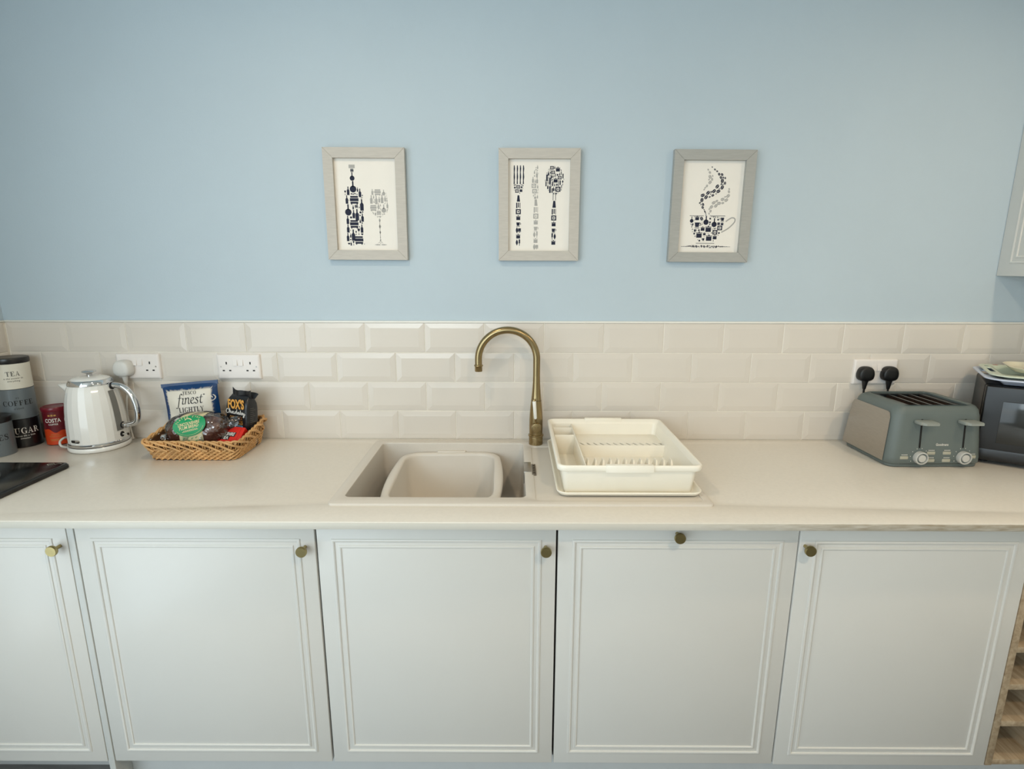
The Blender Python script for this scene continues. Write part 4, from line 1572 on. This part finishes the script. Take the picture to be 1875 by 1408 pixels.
def lring(x, off_, a0, a1, n=24, hy=.0480, hz=.0560):
    out = []
    u = x / .0950
    k = max(.03, (1 - abs(u) ** 2.6)) ** (1 / 2.2)
    for j in range(n + 1):
        a = a0 + (a1 - a0) * j / n
        y, z = cos(a), sin(a)
        sq = 1 / (abs(y) ** 2.8 + abs(z) ** 2.8) ** (1 / 2.8)
        out.append((x, y * sq * hy * k * (1 + off_), z * sq * hz * (k if z > 0 else min(1, k * 1.4)) * (1 + off_) + .0340))
    return out


band = MB()
bl = [lring(x_, .075, math.radians(60), math.radians(262), 28) for x_ in (-.0380, -.026, -.014, -.002, .010, .022, .034)]
band.loft(bl, False, False, closed=False)
obj('paper_band', band, 'paper_cream', pb, 60)
fl, _ = loaf(.1010, .0512, .0605, .05, 9, 56, 44, 3.2)
fl.xf(Matrix.Translation((0, 0, .0340)))
film = fl
tail = []
for i in range(9):
    q = i / 8
    lp = []
    for j in range(20):
        a = 2 * PI * j / 20
        w_ = .046 * (1 - .25 * q)
        th_ = .020 * (1 - q) + .003
        lp.append((.070 + .062 * q, w_ * cos(a) * .55 + .004 * sin(9 * q + 3 * a), .050 + .012 * q + th_ * sin(a) + .010 * cos(a * 2 + q * 4) * q + .004 * sin(17 * q + 5 * a)))
    tail.append(lp)
film.loft(tail, False, False)
tail = []
for i in range(8):
    q = i / 7
    lp = []
    for j in range(20):
        a = 2 * PI * j / 20
        lp.append((-.078 - .034 * q, (.044 - .008 * q) * cos(a) * .8 + .003 * sin(11 * q + 3 * a), .020 + .030 * (1 - q * .7) * sin(a) + .004 * sin(13 * q + 4 * a)))
    tail.append(lp)
film.loft(tail, False, False)
obj('wrapper', film, 'clear_film', pb, 60, label='crinkled clear film')


def bface(off_):
    """(u, v) -> front of the loaf, tilted towards the viewer; v up along the surface."""
    table = []
    for j in range(161):
        a = math.radians(80 + 150 * j / 160)
        p = lring(0.0, off_, a, a, 1)[0]
        table.append(Vector(p))
    cum = [0]
    for j in range(160):
        cum.append(cum[-1] + (table[j + 1] - table[j]).length)

    def fn(u, v):
        d = cum[-1] * .44 - v
        d = max(0.0, min(cum[-1] - 1e-6, d))
        j = next(i for i in range(160) if cum[i + 1] >= d)
        p = table[j].lerp(table[j + 1], (d - cum[j]) / max(1e-9, cum[j + 1] - cum[j]))
        return (u - .002, -abs(p.y) if True else p.y, p.z)
    return fn


def oval(rx, ry, rings=6, n=36, tilt=.0):
    q = []
    for k in range(rings):
        q += arcband(0, 0, rx * (k + 1) / rings, ry * (k + 1) / rings, rx * k / rings, ry * k / rings, 0, 2 * PI, n)
    return q


bf1, bf2 = bface(.165), bface(.185)
rot_ = .20
rt = lambda u, v: (u * cos(rot_) - v * sin(rot_), u * sin(rot_) + v * cos(rot_))
lab = obj('oval_label', put_polys(MB(), oval(.0500, .0350), lambda u, v: bf1(*rt(u, v))), 'label_green', pb, 60, label='green oval paper label')
obj('label_lettering', put_text(MB(), text2d('LINCOLNSHIRE', .0092, shear=.2, bold=.02, width=.066), lambda u, v: bf2(*rt(u, v + .0010))), 'paper_cream', lab, 0)
obj('label_lettering', put_text(MB(), text2d('PLUM BREAD', .0092, shear=.2, bold=.02, width=.060), lambda u, v: bf2(*rt(u - .002, v - .0100))), 'paper_cream', lab, 0)
arcm = MB()
for i, ch in enumerate('SLATER EYRE'):
    a = math.radians(152 - i * 11.6)
    vs, fs = text2d(ch, .0062, bold=.01)
    if vs:
        ca = a - PI / 2
        put_text(arcm, ([(.0405 * cos(a) + x_ * cos(ca) - (y_ - .003) * sin(ca), .0285 * sin(a) + x_ * sin(ca) * .8 + (y_ - .003) * cos(ca)) for x_, y_ in vs], fs), lambda u, v: bf2(*rt(u, v)))
obj('label_lettering', arcm, 'paper_cream', lab, 0)
sml = [rect(-.022 + i * .0056, -.022 + i * .0056 + .0046, -.0158, -.0142) for i in range(8)] + [rect(-.026 + i * .0056, -.026 + i * .0056 + .0046, -.0190, -.0174) for i in range(9)]
sml += arcband(0, 0, .0445, .0318, .0438, .0311, PI * 1.12, PI * 1.88, 24) + pen(smooth2([(-.010, .0190), (-.004, .0225), (.004, .0205), (.010, .0150)], 4), .0030)
obj('label_small_print', put_polys(MB(), sml, lambda u, v: bf2(*rt(u, v))), 'paper_cream', lab, 0)
bpr = []
rnp = random.Random(8)
for i in range(10):
    cx_, cy_ = -.022 + (i % 4) * .0125, -.040 - (i // 4) * .011 + (i % 2) * .003
    bpr += pen([(cx_ - .004, cy_ - .002), (cx_ + .004, cy_ + .0015)], .0013) + pen([(cx_ - .004, cy_ - .0042), (cx_ + .003, cy_ - .0010)], .0008)
bf3 = bface(.085)
obj('band_print', put_polys(MB(), bpr, lambda u, v: bf3(u, v)), 'ink_green', pb, 0)

# cookie packet
fx = thing('cookie_packet', 'black packet of chocolatey cookies at the back right of the basket', 'packet', (-.8110, -.0860, BF))
fx.scale = (1.1, 1.05, 1.06)
fx.rotation_euler = (math.radians(-3), math.radians(3), math.radians(-20))
FXW, FXD, FXH = .0860, .0480, .1480


def FL(kx, ky, z, r=.010, dx=0):
    return [(x_ + dx, y_, z) for x_, y_ in rr(-FXW / 2 * kx, FXW / 2 * kx, -FXD / 2 * ky, FXD / 2 * ky, r, 4)]


obj('bag', MB().loft([FL(.96, .94, 0), FL(1, 1, .006), FL(1.0, 1.02, .08), FL(.99, 1, .122), FL(.95, .92, .138, .009), FL(.88, .70, .150, .008), FL(.80, .34, .158, .004), FL(.80, .10, .161, .001)], True, True), 'bag_black', fx, 60)
finm = MB()
for k, (a0, a1, z0, z1, tl) in enumerate(((-.040, .046, .158, .171, .010), (-.036, .040, .160, .176, -.006))):
    nseg = 14
    lo = []
    for i in range(nseg + 1):
        q = i / nseg
        x_ = a0 + (a1 - a0) * q
        yy = .004 * sin(q * 9 + k * 2) + tl * .2
        lift = .006 * (abs(q - .5) * 2) ** 3 * (1 if k else -.6)
        lo.append([(x_, yy - .0012, z0 - .004), (x_, yy + .0012, z0 - .004), (x_ + .002, yy + .004 + tl, z1 + lift), (x_ + .002, yy + .0025 + tl, z1 + lift)])
    finm.loft(lo, True, True)
obj('top_crimp', finm, 'bag_black', fx, 40)
ff = lambda e: (lambda u, v: (u, -FXD / 2 * 1.02 - e, v))
obj('blue_panel', put_polys(MB(), [rect(-.0405, .0405, .008, .066)], ff(.0004)), 'bag_blue', fx, 0)
obj('brand_lettering', put_text(MB(), text2d("FOX'S", .0265, bold=.045, width=.062), lambda u, v: ff(.0008)(u + .001, v + .1225 + .0006 * (u / .01))), 'fox_gold', fx, 0)
sc_ = smooth2([(-1.35, .55), (-1.55, .80), (-1.85, .62), (-1.92, .2), (-1.72, -.02), (-1.45, .12), (-1.32, .45), (-1.22, .95), (-1.18, .5), (-1.22, 0), (-1.10, .42), (-.98, .38), (-.96, .02), (-.80, .2),
               (-.70, .42), (-.80, .2), (-.70, .02), (-.58, .2), (-.62, .42), (-.35, .40), (-.48, .36), (-.50, .1), (-.32, .02), (-.12, .40), (-.22, .2), (-.12, .02), (.02, .2), (-.04, .42), (.16, .5),
               (.26, .92), (.20, .3), (.28, .02), (.46, .38), (.62, .42), (.50, .12), (.64, .02), (.70, .42), (.68, .1), (.82, .06), (1.00, .85), (.96, .2), (1.04, .02), (1.22, .22), (1.36, .38), (1.24, .44), (1.20, .14), (1.36, .02),
               (1.54, .42), (1.54, .1), (1.70, .10), (1.76, .42), (1.70, -.30), (1.52, -.46), (1.56, -.2), (1.84, .12), (2.0, .16)], 3)
obj('script_lettering', put_polys(MB(), pen(sc_, .125), lambda u, v: ff(.0010)(u * .0188, v * .0165 + .1050)), 'ink_white', fx, 0)
obj('flavour_lettering', put_text(MB(), text2d('CHOC CHUNK', .0085, bold=.02, width=.048), lambda u, v: ff(.0008)(u + .001, v + .0890)), 'fox_gold', fx, 0)
obj('flavour_lettering', put_text(MB(), text2d('COOKIES', .0120, bold=.02, width=.050), lambda u, v: ff(.0008)(u + .001, v + .0735)), 'fox_gold', fx, 0)
obj('flavour_strip', put_polys(MB(), [rr(-.027, .027, .0635, .0705, .0034, 4)], ff(.0009)), 'label_sky', fx, 0)
obj('strip_lettering', put_text(MB(), text2d('MILK CHOCOLATE', .0036, width=.044), lambda u, v: ff(.0012)(u, v + .0652)), 'bag_blue', fx, 0)
ckp = obj('cookie_print', put_polys(MB(), [[(.004 + .030 * cos(a), .045 + .017 * sin(a)) for a in [2 * PI * i / 28 for i in range(28)]], [(.010 + .026 * cos(a), .028 + .012 * sin(a)) for a in [2 * PI * i / 28 for i in range(28)]]], ff(.0011)), 'cookie_tan', fx, 0)
chips = []
for _ in range(12):
    a, q = rnp.uniform(0, 6.28), rnp.uniform(.1, .8)
    cx_, cy_ = .004 + .030 * q * cos(a), .045 + .017 * q * sin(a)
    chips.append([(cx_ + .0042 * cos(b) * rnp.uniform(.6, 1.1), cy_ + .0026 * sin(b) * rnp.uniform(.6, 1.1)) for b in [2 * PI * i / 7 for i in range(7)]])
obj('chip_print', put_polys(MB(), chips, ff(.0014)), 'cookie_brown', ckp, 0)
side = lambda u, v: (FXW / 2 + .0006, u, v)
sp_ = []
for k in range(13):
    w_ = rnp.uniform(.006, .014)
    sp_ += [rect(-.013, -.013 + w_ * 1.6, .050 + k * .0062, .0512 + k * .0062)]
obj('side_small_print', put_polys(MB(), sp_, side), 'ink_grey', fx, 0)
bar = [rect(-.014, .012, .010, .040)]
obj('barcode_panel', put_polys(MB(), bar, side), 'ink_white', fx, 0)
obj('barcode_lines', put_polys(MB(), [rect(-.011 + i * .0028, -.011 + i * .0028 + (.0008 if i % 3 else .0016), .014, .038) for i in range(8)], lambda u, v: (FXW / 2 + .0010, u, v)), 'slot_black', fx, 0)

# tea box
tb = thing('tea_box', 'small red box of tea bags leaning in the front right of the basket', 'box', (-.8390, -.1930, BF))
tb.rotation_euler = (math.radians(-47), math.radians(4), math.radians(-6))
tb.location = (-.8280, -.1920, W + BF + .011)
obj('carton', MB().box(-.0500, .0500, -.012, .012, 0, .0880, .0012), 'tea_red', tb)
tf = lambda e: (lambda u, v: (u, -.012 - e, v))
obj('lid_seam', put_polys(MB(), [rect(.0380, .0386, .002, .086)], tf(.0003)), 'costa_lid', tb, 0)
obj('name_panel', put_polys(MB(), [[(-.0310, .0510), (.0275, .0510), (.0295, .0670), (-.0290, .0670)], [(-.0160, .0380), (.0120, .0380), (.0140, .0515), (-.0140, .0515)]], tf(.0005)), 'ink_black', tb, 0)
obj('name_lettering', put_text(MB(), text2d('YORKSHIRE', .0110, shear=.15, bold=.02, width=.054), lambda u, v: tf(.0009)(u - .0010, v + .0540)), 'ink_white', tb, 0)
obj('name_lettering', put_text(MB(), text2d('TEA', .0105, shear=.15, bold=.02, width=.022), lambda u, v: tf(.0009)(u - .0010, v + .0400)), 'ink_white', tb, 0)
obj('small_print', put_polys(MB(), [rect(-.026 + i * .006, -.026 + i * .006 + .005, .0290, .0306) for i in range(6)] + [rect(-.029 + i * .006, -.029 + i * .006 + .005, .0250, .0266) for i in range(7)], tf(.0006)), 'ink_white', tb, 0)

# ================================================================== toaster
TX, TY = 1.3740, -.1520
to = thing('toaster', 'sage grey four-slice toaster with brushed steel sides', 'toaster', (TX, TY, 0), math.radians(1.0))
THX, THY, TH = .1490, .1200, .1900


def TL(z, d=0.0, r=.034):
    k = z / TH
    hx = THX - .016 * k - d
    hy = THY - .016 * k - d
    return lv(rr(-hx, hx, -hy, hy, max(.006, r - d), 8), z)


OX, OY = .0930, .0880       # slot opening in the top
shell = MB()
lo = [TL(.010, .006), TL(.014, .0015), TL(.030, 0), TL(.10, 0), TL(.160, 0), TL(.175, .003), TL(.184, .009), TL(.1885, .018), lv(rr(-OX - .004, OX + .004, -OY - .004, OY + .004, .012, 8), .1900),
      lv(rr(-OX, OX, -OY, OY, .010, 8), .1885), lv(rr(-OX, OX, -OY, OY, .010, 8), .1820)]
shell.loft(lo, True, False)
obj('shell', shell, 'toaster_grey', to, 60)
obj('plinth_band', MB().loft([TL(.0005, .012), TL(.0025, .008), TL(.0095, .0065), TL(.0125, .010)], True, True), 'toaster_grey', to, 50)
obj('slot_well', MB().box(-OX + .0002, OX - .0002, -OY + .0002, OY - .0002, .1500, .1535), 'slot_black', to)
obj('top_plate', MB().plate(rr(-OX + .0003, OX - .0003, -OY + .0003, OY - .0003, .009, 6),
                            [rr(-.0700 + i * .0365, -.0700 + i * .0365 + .0275, -.0760, .0740, .004, 4) for i in range(4)], .1815, .1835, 0), 'lid_black', to, 30)
for i in range(4):
    x = -.0700 + i * .0365
    for q in (0.0012, .0248):
        obj('heating_grid', MB().box(x + q, x + q + .0015, -.0740, .0720, .154, .1815), 'element_brown', to)
    for k in range(5):
        obj('guard_wire', MB().tube([(x + .004, -.060 + k * .030, .1800), (x + .0240, -.060 + k * .030, .1720)], .0009, 6), 'steel', to)
# steel side panels
for s in (-1, 1):
    q = MB()
    prof = [(.020, 0), (.165, 0)]
    def sx(z):
        return s * (THX - .016 * z / TH + .0010)
    pts = []
    for z, y0, y1 in ((.016, -THY + .026, THY - .012), (.090, -THY + .030, THY - .018), (.150, -THY + .034, THY - .022), (.163, -THY + .040, THY - .028), (.166, -THY + .048, THY - .036)):
        pts.append([(sx(z), y0, z), (sx(z), y1, z)])
    vs = [p for r_ in pts for p in r_]
    q.add(vs, [(2 * i, 2 * i + 1, 2 * i + 3, 2 * i + 2) for i in range(len(pts) - 1)])
    obj('steel_panel', q, 'brushed_steel', to, 20, label='brushed steel side panel')
for x in (-.105, .105):
    for y in (-.085, .085):
        pass
tan_f = math.atan2(.016, TH)


def tface(e=0.0):
    """(x, z) -> front face of the toaster, e in front of it."""
    return lambda u, v: (u, -(THY - .016 * v / TH) - e, v)


for k, x in enumerate((-.0560, .0760)):
    obj('lever_slot', put_polys(MB(), [rect(x - .0028, x + .0028, .0620, .1500)], tface(.0006)), 'slot_black', to, 0)
    f_ = tface(0)
    lm = MB().box(x - .0260, x + .0260, -.1400, -.1100, .1390, .1490, .0025)
    lm.loft([[(x - .020, -.1395, .1395), (x + .026, -.1395, .1395), (x + .026, -.1395, .1485), (x - .020, -.1395, .1485)], [(x - .014, -.1470, .1400), (x + .024, -.1470, .1400), (x + .024, -.1470, .1470), (x - .014, -.1470, .1470)]])
    obj('lever', lm, 'toaster_light', to, 40)
    kn = obj('browning_dial', MB().lathe([(.0195, 0), (.0195, -.0120), (.0185, -.0140), (.0160, -.0145), (.0150, -.0110), (.0118, -.0105), (.0110, -.0140), (0, -.0143)], 36, c=(x + .002, -.1172, .0335), axis='y'), 'knob_silver', to, 40)
    obj('dial_groove', MB().lathe([(.0148, 0), (.0148, -.0004), (.0120, -.0004), (.0120, 0)], 32, c=(x + .002, -.1172 - .0108, .0335), axis='y'), 'toaster_grey', kn)
    mk = []
    for i in range(6):
        a = math.radians(205 - i * 32)
        mk += [rect(x + .002 + .0275 * cos(a) - .0009, x + .002 + .0275 * cos(a) + .0009, .0335 + .0275 * sin(a) - .0011, .0335 + .0275 * sin(a) + .0011)]
    obj('dial_marks', put_polys(MB(), mk, tface(.0008)), 'ink_white', to, 0)
btn = [(-.1000, .0320), (-.0190, .0460), (-.0190, .0230), (.0290, .0460), (.0290, .0230), (.1060, .0340)]
for x, z in btn:
    obj('button', MB().box(x - .0125, x + .0125, -.1215, -.1130, z - .0050, z + .0050, .002).xf(Matrix.Translation((0, .016 * z / TH, 0))), 'button_beige', to, 40)
    obj('button_lettering', put_polys(MB(), [rect(x - .009 + i * .0032, x - .009 + i * .0032 + .0025, z + .0082, z + .0100) for i in range(6)], tface(.0008)), 'ink_white', to, 0)
obj('brand_lettering', put_text(MB(), text2d('Goodmans', .0072, bold=.012, width=.0380), lambda u, v: tface(.0008)(u + .0120, v + .0690)), 'ink_white', to, 0)
obj('front_groove', put_polys(MB(), [rect(-.110, .110, .0128, .0136)], tface(-.0022)), 'slot_black', to, 0)

# ================================================================== microwave and trays
MWA = math.atan2(-.563, .826)
mw = thing('microwave', 'black microwave oven angled in the corner at the right edge', 'microwave', (1.5370, -.2060, 0), MWA)
mwW, mwD, mwH = .4400, .2240, .2470
obj('housing', MB().box(0, mwW, .012, mwD, .010, mwH, .006, 3), 'microwave_black', mw, 40)
dd_ = obj('door', MB().box(.0015, .330, -.012, .0125, .012, mwH - .002, .005, 3), 'microwave_black', mw, 40)
obj('door_window', MB().box(.046, .290, -.0135, -.011, .070, .200, .001), 'microwave_glass', dd_, 40, label='dark glass door window')
obj('lower_trim', MB().box(.0020, .330, -.0128, -.0110, .013, .048, .0006), 'lid_black', dd_)
obj('control_panel', MB().box(.332, mwW - .0015, -.012, .0125, .012, mwH - .002, .004, 3), 'lid_black', mw, 40)
for x in (.03, mwW - .03):
    for y in (.03, mwD - .03):
        obj('foot', MB().lathe([(0, 0), (.012, 0), (.012, .010), (0, .010)], 18, c=(x, y, 0)), 'slot_black', mw)


def serving_tray(name, label, loc, rot, hx, hy, mt, hgt, holes, bumpy=True):
    t = thing(name, label, 'tray', loc, rot, 'serving trays on the microwave')

    def SL(d, z, r=.045):
        out = []
        for x, y in rr(-hx + d, hx - d, -hy + d, hy - d, max(.006, r - d), 8):
            out.append((x, y, z))
        return out
    m = MB()
    if holes:
        hl = rr(-hx + .010, -hx + .024, -.042, .042, .0065, 6)
        m.loft([SL(.055, 0), SL(.050, .0005), SL(.034, hgt * .75), SL(.028, hgt - .0030)], True, False)
        m.loft([list(reversed(q)) for q in (SL(.0295, hgt), SL(.0355, hgt * .75 + .001), SL(.0515, .0028), SL(.056, .0024))], False, True)
        p = MB().plate(rr(-hx, hx, -hy, hy, .045, 8), [rr(-hx + .0295, hx - .0295, -hy + .0295, hy - .0295, .0155, 8), hl, [(-x, y) for x, y in reversed(hl)]], hgt - .0030, hgt, .0008)
        obj('tray_body', m, mt, t, 50)
        obj('handled_rim', p, mt, t, 50)
    else:
        m.loft([SL(.018, 0), SL(.014, .0012), SL(.004, hgt * .8), SL(0, hgt), SL(.0025, hgt + .0008), SL(.0065, hgt * .8), SL(.017, .0030), SL(.022, .0028)], True, True)
        obj('tray_body', m, mt, t, 50)
    return t


Mw = Matrix.Translation((1.5370, -.2060, 0)) @ Matrix.Rotation(MWA, 4, 'Z')


def onmw(x, y, z):
    p = Mw @ Vector((x, y, 0))
    return (p.x, p.y, z)


tz = mwH + .0005
t1 = serving_tray('serving_tray', 'pale blue handled tray at the bottom of the trays on the microwave', onmw(.192, .100, tz), MWA * .9, .2050, .1350, 'tray_blue', .0220, True)
t2 = serving_tray('serving_tray', 'pale green floral handled tray in the middle of the trays on the microwave', onmw(.196, .104, tz + .0090), MWA * .9, .1960, .1280, 'tray_green', .0230, True)
t3 = serving_tray('serving_tray', 'small cream floral tray on top of the trays on the microwave', onmw(.168, .100, tz + .0365), MWA + .08, .1180, .0850, 'tray_cream', .0140, False)
pnk = thing('placemat', 'pink mat tucked between the floral trays on the microwave', 'mat', onmw(.230, .075, tz + .0325), MWA)
obj('mat_sheet', MB().loft([lv(rr(-.105, .105, -.095, .095, .03, 6), 0), lv(rr(-.105, .105, -.095, .095, .03, 6), .0035)]), 'pink', pnk)
for tt, zz, lst in ((t3, .0031, [(-.06, .02, .012, 'red_print'), (-.015, -.02, .014, 'red_print'), (.05, .02, .012, 'red_print'), (.02, .04, .008, 'teal_print'), (-.04, -.035, .007, 'teal_print')]),
                    (t2, .0232, [(-.15, .108, .008, 'red_print'), (-.10, .112, .008, 'teal_print'), (-.05, .110, .007, 'red_print'), (-.179, .07, .006, 'teal_print'), (0, -.113, .008, 'red_print')])):
    for x, y, r_, mt in lst:
        pet = []
        for i in range(5):
            a = 2 * PI * i / 5
            pet.append([(x + r_ * .6 * cos(a) + r_ * .45 * cos(b), y + r_ * .6 * sin(a) + r_ * .45 * sin(b)) for b in [2 * PI * k / 8 for k in range(8)]])
        for k, p in enumerate(pet):
            pass
        obj('flower_print', put_polys(MB(), pet, lambda u, v, zz=zz: (u, v, zz + .0002)), mt, tt, 0)

# ================================================================== wall cabinet at the right edge
wc = thing('wall_cabinet', 'white wall cabinet with a moulded side panel at the upper right', 'cabinet', (1.90, -.165, .566))
mv = Matrix.Translation((-1.90, .165, -.566))
CX0 = 1.6930
obj('carcass', MB().box(CX0 + .018, XR - .02, -.315, YW - .001, .570, 1.42).xf(mv), 'cabinet_edge', wc)
pnl = obj('side_panel', MB().box(CX0, CX0 + .018, -.336, YW - .001, .566, 1.425, .0012).xf(mv), 'cabinet_paint', wc)
bm_ = MB()
for ins, w, dp in ((.0430, .0085, .0038), (.0600, .0070, .0030)):
    b_ = bead(MB(), -.336 + ins, YW - .003 - ins, .566 + ins, 1.425 - ins, w, dp, 0.0)
    b_.v = [(CX0 + y + .0001, x, z) for x, y, z in b_.v]
    obj('moulding', b_.xf(mv), 'cabinet_paint', pnl)
for a, b in ((CX0 + .020, 2.052), (2.056, XR - .022)):
    d = obj('door', MB().box(a, b, -.336, -.3155, .566, 1.425, .002).xf(mv), 'cabinet_paint', wc)
    for ins, w, dp in ((.0430, .0085, .0038), (.0600, .0070, .0030)):
        obj('moulding', bead(MB(), a + ins, b - ins, .566 + ins, 1.425 - ins, w, dp, -.3361).xf(mv), 'cabinet_paint', d)
